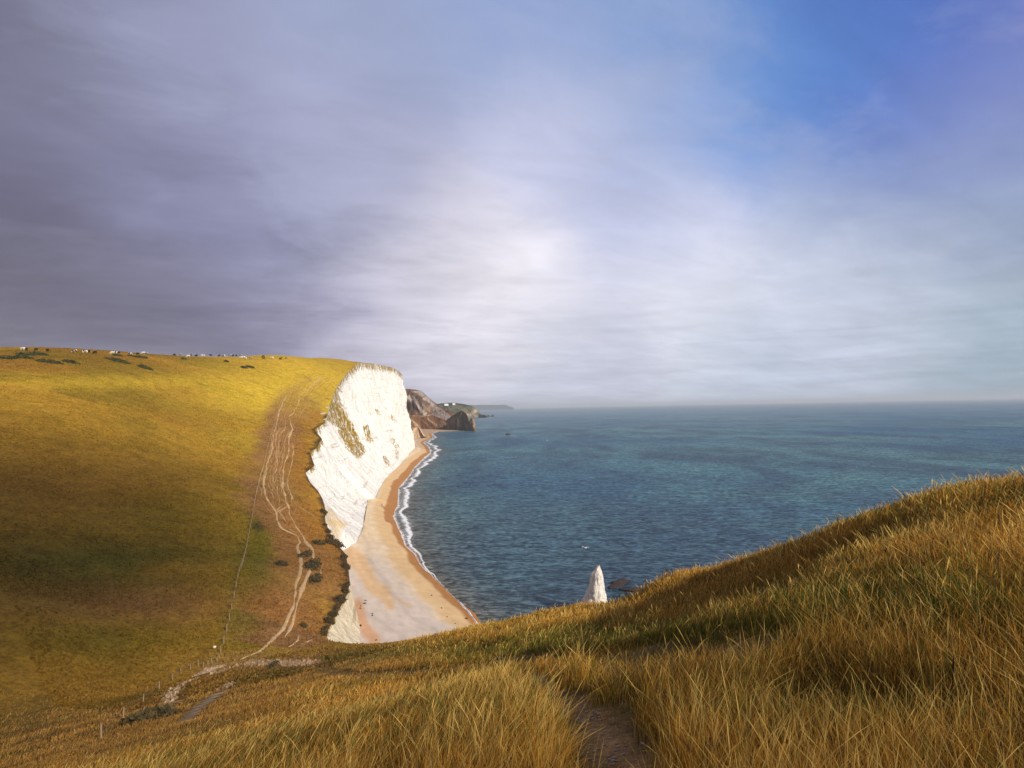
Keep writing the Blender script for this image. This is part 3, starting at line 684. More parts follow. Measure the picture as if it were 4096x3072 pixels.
blab=['dark beach stone beside the foot of the near cliff, uppermost of the scatter','dark elongated beach stone just below the uppermost one by the near cliff','dark beach stone on the orange sand, upper of a close pair','dark beach stone on the orange sand, lower of a close pair',
 'dark beach stone at the middle left of the beach, upper of two touching','dark beach stone at the middle left of the beach, lower of two touching','flat dark beach stone alone on the pale grey shingle','dark beach stone alone near the orange streak in the middle of the beach','dark beach stone halfway between cliff and surf, nearest the curved ridge',
 'dark beach stone on the tan ridge above the wet sand','small dark beach stone left of the wet sand tip','dark beach stone on the brown sand close to the surf','larger dark beach stone at the very end of the wet sand','small dark beach stone near the grass at the lower right of the beach','dark beach stone nearest the grassy brow on the right of the beach',
 'dark beach stone just above the grassy brow at the left of the beach','large dark beach stone against the debris at the cliff foot','tiny dark beach stone in the middle of the pale shingle','tiny dark beach stone between the tan ridge and the grassy brow']
for i,((a,b,s_,_),lb) in enumerate(zip(bch,blab)):
    P=onz(a,b,1.8); 
    u=(P[0]-float(Xf(P[1])))/max(1,float(Xw(P[1])-Xf(P[1]))); zz=4.6*(1-u)+.1
    P=onz(a,b,zz); o=rock_mesh('beach_stone',.42*s_,.22*s_,.2*s_,600+i,ROCKD,12,8); o.location=(P[0],P[1],zz+.05); o.rotation_euler=(0,0,i*.9)
    tag(o,lb,'beach stone','dark stones scattered on the beach')
P=hit(858,2594); o=rock_mesh('field_stone',.28,.22,.2,650,WHITEST,12,8); o.location=(P[0],P[1],P[2]+.1); tag(o,'small white stone lying in the dark field left of the fence','stone')
# foam ring of islet
P=onz(2032,1743,0); nn_=60
aa=np.linspace(0,2*np.pi,nn_+1)[:-1]; rad=np.linspace(.5,1,6)
G=np.array([[(P[0]+4+np.cos(a)*17*s_*(1+.25*math.sin(3*a)),P[1]-2+np.sin(a)*9*s_,.06) for a in aa] for s_ in rad])
i=np.arange(5)[:,None]; j=np.arange(nn_)[None]; q=np.stack([i*nn_+j,i*nn_+(j+1)%nn_,(i+1)*nn_+(j+1)%nn_,(i+1)*nn_+j],-1).reshape(-1,4)
tag(mesh_obj('islet_foam',G.reshape(-1,3),q,FOAM,attrs={'foam':np.repeat(np.array([.75,.65,.55,.45,.25,0])[:,None],nn_,1)}),'white water washing round the dark islet rock','foam',kind='stuff')

# ------------------------------------------------------------------ bushes
def bush(px_,py_,rx,ry,rz,seed,label,c0=(.035,.038,.014),c1=(.10,.095,.03),n_=260,name='bush',P=None,leaf=.2):
    if P is None: P=hit(px_,py_)
    rg=np.random.default_rng(seed)
    d=rg.normal(size=(n_,3)); d/=np.linalg.norm(d,axis=1)[:,None]; d[:,2]=np.abs(d[:,2])
    k=.75+.3*rg.random(n_)+fbm(d[:,0]*2+seed,d[:,1]*2,seed,3)*.6
    c=d*k[:,None]*np.array([rx,ry,rz])
    gz=H(c[:,0]+P[0],c[:,1]+P[1])-P[2]; c[:,2]+=gz
    u=rg.normal(size=(n_,3)); u/=np.linalg.norm(u,axis=1)[:,None]; w=np.cross(u,rg.normal(size=(n_,3))); w/=np.linalg.norm(w,axis=1)[:,None]
    L=leaf*(.7+rg.random(n_))[:,None]
    V_=np.stack([c-u*L,c+w*L*.6,c+u*L,c-w*L*.6],1).reshape(-1,3)
    t_=rg.random(n_)[:,None]; cl=np.array(c0)*(1-t_)+np.array(c1)*t_
    fol=(V_,np.arange(n_*4).reshape(-1,4),np.repeat(cl,4,0))
    # inner body: lumpy low dome so the leaves sit on something solid
    th=np.linspace(0,np.pi/2+.3,8)[:,None]; phh=np.linspace(0,2*np.pi,17)[None,:-1]
    dd=np.stack([np.sin(th)*np.cos(phh),np.sin(th)*np.sin(phh),np.cos(th)*np.ones_like(phh)],-1)
    kk_=(.72+fbm(dd[...,0]*2+seed,dd[...,1]*2,seed,3)*.6)[...,None]
    B=dd*kk_*np.array([rx,ry,rz]); B[...,2]+=H(B[...,0]+P[0],B[...,1]+P[1])-P[2]
    i=np.arange(7)[:,None]; j=np.arange(16)[None]; q=np.stack([i*16+j,(i+1)*16+j,(i+1)*16+(j+1)%16,i*16+(j+1)%16],-1).reshape(-1,4)
    VV=np.concatenate([fol[0],B.reshape(-1,3)]); FF=np.concatenate([fol[1],q+len(fol[0])]); CC=np.concatenate([fol[2],np.repeat(np.array(c0)[None],B.size//3,0)])
    o=mesh_obj(name,VV,FF,LEAF,smooth=False,cols=CC); o.location=P; tag(o,label,'bush' if name=='bush' else name.replace('_',' '),'bushes on the hillside')
    return o
BS=[(20,1434,9,5,1.6,'long low green bush at the far left under the skyline'),(90,1432,7,4,1.3,'low green bush second from the left under the skyline'),(100,1420,7,4,1.2,'dark low bush above the second left bush, right at the crest'),
    (155,1419,8,5,1.5,'green bush close below the leftmost cows'),(195,1450,10,5,1.7,'wide green bush on the upper left field below the others'),(282,1450,6,4,1.4,'smaller green bush just right of the wide one on the upper left field'),
    (470,1445,11,6,1.8,'wide flat green bush under the middle group of cows'),(468,1423,3,2,1,'tiny dark bush directly below the white and black cows'),(540,1428,7,3,1,'thin dark bush strip left of the pied cow pair'),(570,1431,4,2.5,1.2,'dark bush at the right end of the thin dark strip'),
    (575,1471,5.5,4,2.2,'round green bush standing alone lower on the upper field'),(598,1477,2,1.5,1,'tiny dark bush touching the right side of the round green bush'),
    (735,1437,2,1.5,1.1,'small dark bush below the black cow on the open crest'),(906,1448,2,1.5,1.2,'small dark bush alone in the middle of the golden crest'),(976,1472,2.6,2,1.2,'dark low bush, left of the pair on the golden slope'),(1000,1470,3.2,2,1.3,'green low bush, right of the pair on the golden slope'),
    (1335,2176,3.2,3,1.6,'dark round bush on the bare ground above the near cliff'),(1275,2174,1.8,1.8,1.0,'dark bush beside the junction of the chalk trails'),
    (1250,2265,1.8,4.5,1.2,'long dark bush beside the right hand trail in the valley'),(1262,2320,1.4,3,1.0,'dark bush beside the right hand trail, lower end'),(1225,2220,1.5,3.5,.9,'olive bush between the two chalk trails'),
    (1125,2258,1.6,1.6,.8,'small green bush alone between fence and trails'),(1215,2509,.8,.8,.9,'small spiky dark bush on the bare slope left of the near cliff'),
    (1095,2668,.7,.6,.7,'small dark gorse bush beside the pale track on our slope'),(1990,2660,.5,.5,.45,'small dark green bush in the orange grass'),(590,2880,2.2,1.2,.8,'dark bush on the shaded slope at the lower left')]
for i,(a,b,rx,ry,rz,lb) in enumerate(BS):
    sm_=rx<1
    if rx>4: rx*=.72; ry*=.45; rz*=.8
    bush(a,b,rx,ry,rz,700+i,lb,leaf=.06 if sm_ else .35 if rx>4 else .22,n_=420 if rx>4 else 260,**({'c0':(.05,.04,.018),'c1':(.14,.10,.04)} if b>2150 else {}))
eb=[(1350,2190),(1378,2235),(1384,2275),(1386,2340),(1372,2365),(1345,2400),(1338,2430),(1322,2460),(1318,2490),(1298,2520),(1335,2060),(1302,2055),(1296,2105),(1328,2130),(1318,2150)]
for i,(a,b) in enumerate(eb):
    Yk=np.interp(b,[2055,2130,2190,2275,2340,2400,2460,2520][::1],[186,168,155,138,128,121,114,107]); xx=float(Xe(Yk))-.6
    P=np.array([xx,Yk,float(H(xx,Yk))])
    bush(0,0,.6+.35*(i%3),1.3+.5*(i%2),.5+.25*(i%3),800+i,'dark scrub bush on the brink of the chalk cliff, number %d up from the nearest'%(i+1) if 0 else 'dark scrub bush clinging to the brink of the near chalk cliff',P=P,c0=(.045,.032,.016),c1=(.12,.08,.035),leaf=.13,name='scrub_bush')['group']='scrub bushes along the cliff brink'

# ------------------------------------------------------------------ fences
def fence(label,posts_px,hp,rp,mat,wire=True,step=None,name='fence',pts=None):
    P=pts if pts is not None else [hit(a,b) for a,b in posts_px]
    base=P[0]; root=empty(name,tuple(base)); tag(root,label,'fence')
    V0,F0=join_geo([tube_geo([(0,0,-.3),(0,0,hp*.55),(0.01,0,hp)],[rp,rp*.95,rp*.8],6)])
    me=None
    for i,p_ in enumerate(P):
        if me is None:
            o=mesh_obj('post',V0,F0,mat,root,smooth=False); me=o.data
        else:
            o=bpy.data.objects.new('post',me); C.objects.link(o); o.parent=root
        o.location=Vector(p_)-Vector(base); o.rotation_euler=(random.uniform(-.07,.07),random.uniform(-.07,.07),random.random()*3); s_=random.uniform(.9,1.1); o.scale=(s_,s_,s_)
    if wire:
        prts=[]
        for zf_ in (.35,.65,.92):
            prts.append(tube_geo([Vector(p_)-Vector(base)+Vector((0,0,hp*zf_)) for p_ in P],[.005]*len(P),4))
        V1,F1=join_geo(prts); mesh_obj('wire',V1,F1,WIRE,root,smooth=False)
    return root
line=[(1131,1582),(1120,1620),(1110,1655),(1092,1712),(1075,1770),(1062,1825),(1047,1890),(1033,1950),(1023,1995),(1013,2040),(1004,2090),(996,2140),(986,2190),(975,2240),(965,2285),(955,2330),(946,2375),(937,2415),(928,2440),(921,2468),(914,2498),(907,2520),(896,2560),(890,2590),(883,2620)]
G=polyhit(line,6); dd=np.r_[0,np.cumsum(np.hypot(*(G[1:,:2]-G[:-1,:2]).T))]
ns=max(10,int(dd[-1]/3.6)); s=np.linspace(0,dd[-1],min(ns,88)); pts=[np.array([np.interp(a,dd,G[:,0]),np.interp(a,dd,G[:,1]),0]) for a in s]
# straighten: fences run straight
L0=np.array([(p_[0],p_[1]) for p_ in pts])
for k in range(40): L0[1:-1]=.5*L0[1:-1]+.25*(L0[2:]+L0[:-2])
pts=[np.array([a,b,float(H(a,b))]) for a,b in L0]
corner=[(876,2637),(868,2652),(848,2662),(832,2668),(812,2676),(793,2672),(762,2680),(724,2698),(690,2725),(637,2762),(572,2815),(493,2880),(405,2960)]
cpts=[hit(a,b) for a,b in corner]
fence('long post and wire fence running up the golden hillside beside the trails',None,1.35,.085,WOOD,pts=pts)
fence('weathered post and wire fence crossing the dark valley slope at lower left',None,1.0,.055,WOOD,pts=cpts)
sk=[(2478,2402),(2503,2393),(2583,2360),(2650,2335),(2668,2328),(2690,2320)]
def skhit(a):
    # top of our slope in this direction
    Ys_=np.linspace(20,75,300); d=ray(a,2300); x_=d[0]/d[1]*Ys_; k=x_<Xe(Ys_)-1; e=(H(x_,Ys_)-CAMZ)/Ys_; e=np.where(k,e,-9); i=int(np.argmax(e)); return np.array([x_[i],Ys_[i]+0,float(H(x_[i],Ys_[i]))])
fence('dark old fence posts sunk in the grass brow right of the white stack',None,.8,.06,DARKWOOD,wire=False,pts=[skhit(a) for a,b in sk])

# ------------------------------------------------------------------ cows
def cow_parts(graze):
    P=[]
    P.append(tube_geo([(-.92,0,1.12),(-.8,0,1.1),(-.45,0,1.03),(0,0,.98),(.4,0,1.0),(.68,0,1.06),(.82,0,1.1)],[.12,.29,.36,.40,.38,.33,.18],12,sx=.85))
    if graze: P.append(tube_geo([(.62,0,1.12),(.95,0,.85),(1.15,0,.52),(1.22,0,.34),(1.30,0,.14)],[.27,.19,.14,.15,.075],10)); hd=(1.14,.50)
    else: P.append(tube_geo([(.62,0,1.12),(.9,0,1.32),(1.08,0,1.45),(1.24,0,1.42),(1.5,0,1.24)],[.27,.2,.15,.15,.08],10)); hd=(1.1,1.5)
    for s_ in (-1,1):
        P.append(tube_geo([(.58,s_*.2,.95),(.6,s_*.21,.5),(.6,s_*.21,.1),(.63,s_*.21,0)],[.15,.085,.06,.075],8))
        P.append(tube_geo([(-.62,s_*.2,1.0),(-.55,s_*.22,.72),(-.72,s_*.22,.48),(-.66,s_*.22,.1),(-.63,s_*.22,0)],[.22,.14,.075,.06,.075],8))
        P.append(tube_geo([(hd[0],s_*.1,hd[1]),(hd[0]-.03,s_*.3,hd[1]-.02)],[.05,.035],6))
    P.append(tube_geo([(-.9,0,1.25),(-1.02,0,.95),(-1.02,0,.5)],[.05,.03,.045],6))
    P.append(ell_geo((-.35,0,.66),(.2,.17,.14)))
    return P
def cowmat(name,lo,hi,a,b):
    t=NT(name); p_=t.n('ShaderNodeTexCoord').outputs['Object']; n_=t.noise(p_,1.15,2,.5,.4)
    t.bsdf(t.ramp(n_,[(lo,a),(hi,b)]),.7,.2); return t.m
blk=(.012,.011,.012); cream=(.72,.68,.6)
cmats={'black':cowmat('black_hide',.2,.25,blk,blk),'white':cowmat('pale_hide',.36,.39,(.3,.25,.2),cream),'pied':cowmat('pied_hide',.48,.51,blk,cream)}
cmesh={}
for g_ in (0,1):
    base=fuse(cow_parts(g_),.07)
    for k_,mt in cmats.items():
        me=base.copy(); me.materials.clear(); me.materials.append(mt); cmesh[(k_,g_)]=me
c1_=lambda x,y:(x/3.568,1350+y/3.568); c2_=lambda x,y:(600+x/3.568,1350+y/3.568)
cows=[(c1_(325,185),'white'),(c1_(375,190),'black'),(c1_(515,196),'black'),(c1_(680,208),'black'),(c1_(1065,220),'pied'),(c1_(1180,226),'pied'),(c1_(1225,224),'white'),(c1_(1270,226),'black'),(c1_(1355,238),'black'),(c1_(1605,240),'white'),(c1_(1650,240),'pied'),(c1_(1690,240),'black'),(c1_(1855,250),'pied'),(c1_(1965,252),'black'),(c1_(2045,243),'white'),(c1_(2088,254),'pied'),
      (c2_(345,266),'black'),(c2_(435,260),'pied'),(c2_(550,284),'white'),(c2_(582,274),'black'),(c2_(668,264),'black'),(c2_(655,280),'black'),(c2_(735,256),'white'),(c2_(765,274),'white'),(c2_(868,268),'black'),(c2_(988,275),'black'),(c2_(1052,280),'pied'),(c2_(1140,274),'pied'),(c2_(1187,275),'black'),(c2_(1232,276),'black'),(c2_(1290,276),'pied'),(c2_(1300,306),'white'),(c2_(1335,300),'white'),(c2_(1368,313),'white'),(c2_(1440,318),'pied'),(c2_(1617,290),'black'),(c2_(1622,314),'black'),(c2_(1740,308),'white'),(c2_(1862,318),'black'),(c2_(1948,309),'pied')]
ordn=['leftmost','second','third','fourth','fifth','sixth','seventh','eighth','ninth','tenth','eleventh','twelfth','thirteenth','fourteenth','fifteenth','sixteenth','seventeenth','eighteenth','nineteenth']
cnt={'black':0,'white':0,'pied':0}
words={'black':'all black cow','white':'pale white cow','pied':'black and white patched cow'}
cows.sort(key=lambda c_:c_[0][0])
for i,((a,b),k_) in enumerate(cows):
    P=hit(a,b); g_=0 if i%7==3 else 1
    o=bpy.data.objects.new('cow',cmesh[(k_,g_)]); C.objects.link(o)
    o.location=(P[0],P[1],P[2]+.1); o.rotation_euler=(0,0,random.choice([0,math.pi])+random.uniform(-.5,.5)-.3); s_=1.25*random.uniform(.93,1.07); o.scale=(s_,s_,s_)
    w_=ordn[cnt[k_]]; cnt[k_]+=1
    tag(o,'%s on the crest, %s of its colour from the left'%(words[k_],('first' if w_=='leftmost' else w_)),'cow','cows grazing along the hill crest')

# ------------------------------------------------------------------ people on the beach
SKIN=simple('skin',(.55,.33,.23),.08,8); 
def person(P,rz,top,trs,hair,label,sc=1.0,stride=.22,group=None):
    parts=[]
    parts.append(tube_geo([(0,0,.88),(0,0,.98),(0,0,1.12),(0,0,1.3),(0,0,1.42),(0,0,1.48)],[.13,.15,.135,.165,.15,.06],12,sx=.68))
    parts.append(tube_geo([(0,0,1.44),(0,0,1.56)],[.055,.05],8)); parts.append(ell_geo((0,.01,1.64),(.078,.095,.115)))
    parts.append(ell_geo((0,.105,1.63),(.016,.02,.025),6,5))
    for s_ in (-1,1): parts.append(ell_geo((s_*.08,0,1.635),(.014,.02,.03),6,5))
    for s_,st_ in ((-1,stride),(1,-stride)):
        parts.append(tube_geo([(s_*.085,0,.93),(s_*.09,st_*.5,.50),(s_*.09,st_*.6-.04,.28),(s_*.09,st_-.02,.08)],[.095,.062,.055,.04],8))
        parts.append(tube_geo([(s_*.09,st_-.05,.05),(s_*.095,st_+.08,.04),(s_*.1,st_+.17,.03)],[.045,.042,.03],8))
        a_=-st_*.8
        parts.append(tube_geo([(s_*.17,0,1.41),(s_*.22,a_*.3,1.15),(s_*.23,a_*.8+.03,.93)],[.055,.042,.03],8))
        hx,hy,hz=s_*.23,a_*.8+.04,.88
        parts.append(tube_geo([(hx,hy-.01,hz+.06),(hx,hy,hz)],[.03,.034],8,sx=.6))
        for f_ in range(4):
            ln=(.06,.07,.066,.052)[f_]; yo=(f_-1.5)*.018
            parts.append(tube_geo([(hx,hy+yo,hz),(hx-s_*.004,hy+yo+.004,hz-ln*.6),(hx-s_*.016,hy+yo+.006,hz-ln)],[.010,.009,.007],5))
        parts.append(tube_geo([(hx-s_*.005,hy+.03,hz+.035),(hx-s_*.012,hy+.052,hz-.005)],[.011,.008],5))
    me=fuse(parts,.016); 
    for m in (SKIN,top,trs): me.materials.append(m)
    o=bpy.data.objects.new('person',me); C.objects.link(o); o.location=P; o.rotation_euler=(0,0,rz); o.scale=(sc,)*3
    tag(o,label,'person',group)
    co=np.empty(len(me.vertices)*3,dtype=np.float32); me.vertices.foreach_get('co',co); co=co.reshape(-1,3)
    ctr=np.array([sum((co[v_] for v_ in p_.vertices),np.zeros(3))/len(p_.vertices) for p_ in me.polygons])
    mi=np.zeros(len(ctr),dtype=np.int32); z=ctr[:,2]; ax=np.abs(ctr[:,0])
    mi[(z<.95)&(z>.1)&(ax<.17)]=2; mi[z<=.1]=2; mi[(z>=.95)&(z<1.47)]=1; mi[(ax>.17)&(z<1.02)]=0
    me.polygons.foreach_set('material_index',mi)
    V1,F1=ell_geo((0,-.015,1.665),(.088,.1,.105),10,8); h_=mesh_obj('hair',V1,F1,hair,o)
    return o
HB=simple('brown_hair',(.05,.03,.02),.2,20); HF=simple('fair_hair',(.3,.2,.09),.2,20)
TB=simple('black_jacket',(.02,.02,.025),.2,6); TW=simple('white_shirt',(.75,.75,.75),.08,6); TO=simple('rust_shirt',(.45,.14,.06),.1,6); JN=simple('navy_trousers',(.03,.04,.08),.2,6)
def bpt(a,b):
    zz=2.0
    for _ in range(4):
        P=onz(a,b,zz); u=(P[0]-float(Xf(P[1])))/max(1,float(Xw(P[1])-Xf(P[1]))); zz=4.6*(1-min(max(u,0),1))+math.sin(min(max(u,0),1)*math.pi)*.3
    return (P[0],P[1],zz)
person(bpt(1528,2028),.4,TO,TB,HB,'person in rust top and black trousers walking on the beach, left of a pair',1.15)
person(bpt(1535,2031),-.2,TW,JN,HF,'person in white top and navy trousers walking on the beach, right of a pair',1.15,stride=-.2)
far=[(1701,1719,TB),(1705,1718,TB),(1722,1726,TB),(1728,1725,TW),(1752,1722,TB),(1786,1716.5,TB),(1760,1717,TO)]
flab=['tiny distant person in black far up the beach, leftmost by the brown cliff foot','tiny distant person in black beside the leftmost far beach walker','tiny distant person in black near the far corner of the surf','tiny distant person in a white top near the far corner of the surf','tiny distant person in black walking by the water on the far beach','tiny distant person in black nearest the striped rock headland','tiny distant person in a rust top under the middle of the brown cliff']
for (a,b,tp),lb in zip(far,flab): person(bpt(a,b),a*.7,tp,JN,HB,lb,1.0,group='distant walkers on the far beach')

# ------------------------------------------------------------------ far houses, gulls
HW=simple('white_render',(.8,.8,.78),.05,1); HR=simple('grey_roof',(.25,.24,.24),.1,1)
def house(px_,py_,Yd,w_,d_,h_,label):
    P=at(px_,py_,Yd); root=empty('house',tuple(P),.3); tag(root,label,'house','white houses on the far headland')
    V_=[(-w_/2,-d_/2,-4),(w_/2,-d_/2,-4),(w_/2,d_/2,-4),(-w_/2,d_/2,-4),(-w_/2,-d_/2,h_),(w_/2,-d_/2,h_),(w_/2,d_/2,h_),(-w_/2,d_/2,h_),(-w_/2,0,h_+d_*.35),(w_/2,0,h_+d_*.35)]
    mesh_obj('wall',V_,[(0,1,5,4),(1,2,6,9,5),(2,3,7,6),(3,0,4,8,7)],HW,root,smooth=False)
    e=.4; V_=[(-w_/2-e,-d_/2-e,h_-.1),(w_/2+e,-d_/2-e,h_-.1),(w_/2+e,0,h_+d_*.35+.15),(-w_/2-e,0,h_+d_*.35+.15),(w_/2+e,d_/2+e,h_-.1),(-w_/2-e,d_/2+e,h_-.1)]
    mesh_obj('roof',V_,[(0,1,2,3),(3,2,4,5)],HR,root,smooth=False)
house(1785,1620,2890,22,12,6,'long white house among dark trees on the far headland, left of two')
house(1815,1617,2890,14,12,6,'small white house among dark trees on the far headland, right of two')
GW=simple('white_feather',(.85,.85,.86),.04,3)
def gull(px_,py_,Yd,rz,label):
    P=at(px_,py_,Yd); parts=[tube_geo([(0,-.3,0),(0,-.18,.01),(0,0,.02),(0,.15,.03),(0,.26,.05),(0,.33,.03)],[.02,.05,.075,.06,.045,.01],8)]
    V_=[];F_=[]
    for s_ in (-1,1):
        o_=len(V_); 
        for (x_,y0,y1,z_) in [(0.03,-.09,.11,.05),(.25,-.05,.14,.14),(.48,-.08,.1,.16),(.78,-.12,-.06,.08)]:
            V_+=[(s_*x_,y0,z_),(s_*x_,y1,z_),(s_*x_,(y0+y1)/2+.02,z_+.02),(s_*x_,(y0+y1)/2,z_-.01)]
        for i_ in range(3):
            a_=o_+i_*4; b_=a_+4
            for p1,p2 in ((0,2),(2,1),(1,3),(3,0)): F_.append((a_+p1,a_+p2,b_+p2,b_+p1))
    parts.append((V_,F_)); V2,F2=join_geo(parts); o=mesh_obj('gull',V2,F2,GW); o.location=P; o.rotation_euler=(0,.25,rz); o.scale=(1.5,)*3; tag(o,label,'gull','gulls flying over the bay'); return o
gull(2341,2192,120,.6,'white gull flying low over the dark water above the chalk stack')
gull(2188,1763,420,1.0,'white gull far out over the bay below the islet')

# ------------------------------------------------------------------ long grass in the foreground
def make_grass(N,seed):
    rg=np.random.default_rng(seed)
    u=rg.random(N); rmin,rmax=1.0,98.0
    r_=rmin*(rmax/rmin)**(u**.82); th=(rg.random(N)*2-1)*R(58)
    x=r_*np.sin(th); y=r_*np.cos(th)
    ok=(x<Xe(y)-.3)&(y<96)
    x=x[ok];y=y[ok];r_=r_[ok]; n_=len(x)
    z=H(x,y); px_,py_=proj(np.stack([x,y,z],-1))
    cl=fbm(x*.45,y*.45,301,3); cl2=fbm(x*1.6,y*1.6,305,3); big_=fbm(x*.12,y*.12,309,3)
    trk=np.zeros(n_)
    for ki,(P,w_) in enumerate(NT_):
        d=pdist(x,y,P)+fbm(x*1.5,y*1.5,5,3)*w_*1.8; trk=np.maximum(trk,(.78 if ki==0 else .95)*sm(d,w_*1.7,w_*.7))
    B=lambda a,b,c,d:np.exp(-(((px_-a)/c)**2+((py_-b)/d)**2))
    gr=np.clip(sm(big_+.35*cl,.0,.16)*.45 + B(2700,2560,620,60)+B(3500,2420,600,100)*.9+B(1900,2600,350,30)*.8+B(3350,2880,600,170)*.75+B(2400,2900,160,90)*.5+B(3900,2500,300,120)*.5+B(1450,2620,250,25)*.7,0,1)
    rust=np.clip(B(2100,2780,200,120)*.9+B(1800,2850,500,150)*.7+B(2900,2350,500,70)*.9+B(3400,2200,500,120)*.7+B(1700,2560,300,20)+B(1300,3000,900,230)*.8+B(2500,2720,300,40)*.6,0,1)
    short=np.clip(sm(x,-10,-22)*.75+B(1250,2655,420,60)*1.1+B(500,2850,500,120)*.8,0,.9)
    h_=.33*(1+cl*1.0+cl2*.5)*(1-.7*trk)*(1-.6*short)*(.7+.6*rg.random(n_))
    h_*=np.where(gr>.5,.78,1.0); h_*=(1+.35*sm(r_,10,50))
    h_=np.where(r_<2.2,h_*.7,h_)*(1-.28*sm(x,1.0,-2.5)*sm(r_,40,8))
    keep=rg.random(n_)>trk*.93
    keep&=~((r_<1.6)); keep&=(rg.random(n_)<.78+1.9*cl2+sm(r_,12,30)); dead=rg.random(n_)<.004; h_=np.where(dead,h_*1.25,h_)
    tall=rg.random(n_)<.10
    h_=np.where(tall&(trk<.3)&(short<.4),h_*1.45,h_)
    az=rg.random(n_)*2*np.pi; ln=rg.random(n_)**1.1*.8
    wind=np.stack([.20+.25*big_+rg.normal(size=n_)*.05,.12+rg.normal(size=n_)*.05],1)
    lean=np.stack([np.cos(az)*ln,np.sin(az)*ln],1)+wind
    wb=np.maximum(.0008,r_*.00036)*(.7+.7*rg.random(n_))
    head=rg.random(n_)<.35
    x=x[keep];y=y[keep];z=z[keep];r_=r_[keep];h_=h_[keep];lean=lean[keep];wb=wb[keep];head=head[keep];gr=gr[keep];rust=rust[keep];dead=dead[keep];tall=tall[keep];short=short[keep];cl=cl[keep]; n_=len(x)
    fa=rg.random(n_)*np.pi; wb=np.where(dead,wb*2.0,wb); side=np.stack([np.cos(fa*.6-.9),np.sin(fa*.6-.9),np.zeros(n_)],1)
    lv_=np.array([0,.34,.66,.86,1.0]); wl=np.array([1,.85,.6,.5,0])
    V_=[]
    curve=(.5+.9*rg.random(n_))*np.where(tall,1.5,1.0)
    kink=rg.normal(size=(n_,2))*.05
    for i,t_ in enumerate(lv_):
        bend=(t_**1.8*curve)[:,None]*lean*h_[:,None]+kink*(t_*(1-t_))*h_[:,None]*2
        zz=z-.03+h_*t_*(1-.18*t_*np.hypot(lean[:,0],lean[:,1]))
        c_=np.stack([x+bend[:,0],y+bend[:,1],zz],1)
        if i==4: V_.append(c_[:,None])
        else:
            w_=wb*wl[i]; 
            if i==3: w_=np.where(head,wb*np.where(tall,1.6,1.3),w_)
            if i==2: w_=np.where(head,wb*.4,w_)
            V_.append((c_-side*w_[:,None])[:,None]); V_.append((c_+side*w_[:,None])[:,None])
    V_=np.concatenate(V_,1)                        # n,9,3
    b=np.arange(n_)[:,None]*9
    q=np.concatenate([b+np.array([[0,1,3,2]]),b+np.array([[2,3,5,4]]),b+np.array([[4,5,7,6]]),b+np.array([[6,7,8,8]])],0)
    tri=b+np.array([[6,7,8]]); q=q[:3*n_]
    gold_=np.array([.60,.32,.040]); straw=np.array([.68,.45,.12]); rst=np.array([.47,.20,.028]); grn=np.array([.105,.125,.020]); brn=np.array([.15,.07,.018])
    t_=rg.random(n_)[:,None]
    c_=gold_*(1-t_)+rst*t_
    c_=c_*(1-(rust*.5)[:,None])+(rust*.5)[:,None]*(rst*1.1*(.7+.6*rg.random((n_,1))))
    isg=(rg.random(n_)<gr*.85)[:,None]; c_=np.where(isg,grn*(.6+.9*rg.random((n_,1)))+np.array([.03,.02,0])*rg.random((n_,1)),c_)
    isb=(rg.random(n_)<.20)[:,None]; c_=np.where(isb,brn*(.6+.8*rg.random((n_,1))),c_)
    ist=(rg.random(n_)<.07)[:,None]|tall[:,None]; c_=np.where(ist&(~isg|(rg.random((n_,1))<.4)),straw*(.75+.4*rg.random((n_,1))),c_)
    c_=c_*(.72+.45*rg.random((n_,1)))*(1+1.1*cl[:,None])
    c_=c_*(1-(short*.45)[:,None])+np.array([.27,.16,.065])*(short*.45)[:,None]
    c_=np.where(dead[:,None],np.array([.055,.03,.015]),c_)
    CC=np.repeat(c_[:,None],9,1)
    return V_.reshape(-1,3),q,tri,CC.reshape(-1,3)
V_,q,tri,CC=make_grass(780000,5)
me=bpy.data.meshes.new('grass'); nq=len(q); nt=len(tri)
me.vertices.add(len(V_)); me.vertices.foreach_set('co',V_.astype(np.float32).ravel())
me.loops.add(nq*4+nt*3); me.loops.foreach_set('vertex_index',np.concatenate([q.ravel(),tri.ravel()]).astype(np.int32))
me.polygons.add(nq+nt); me.polygons.foreach_set('loop_start',np.concatenate([np.arange(nq)*4,nq*4+np.arange(nt)*3]).astype(np.int32))
me.update(calc_edges=True)
c4_=np.ones((len(V_),4),dtype=np.float32); c4_[:,:3]=CC
a=me.color_attributes.new('Col','FLOAT_COLOR','POINT'); a.data.foreach_set('color',c4_.ravel()); me.materials.append(BLADE)
go=bpy.data.objects.new('grass',me); C.objects.link(go); tag(go,'long dry golden grass and green tufts covering the near slope','grass',kind='stuff')

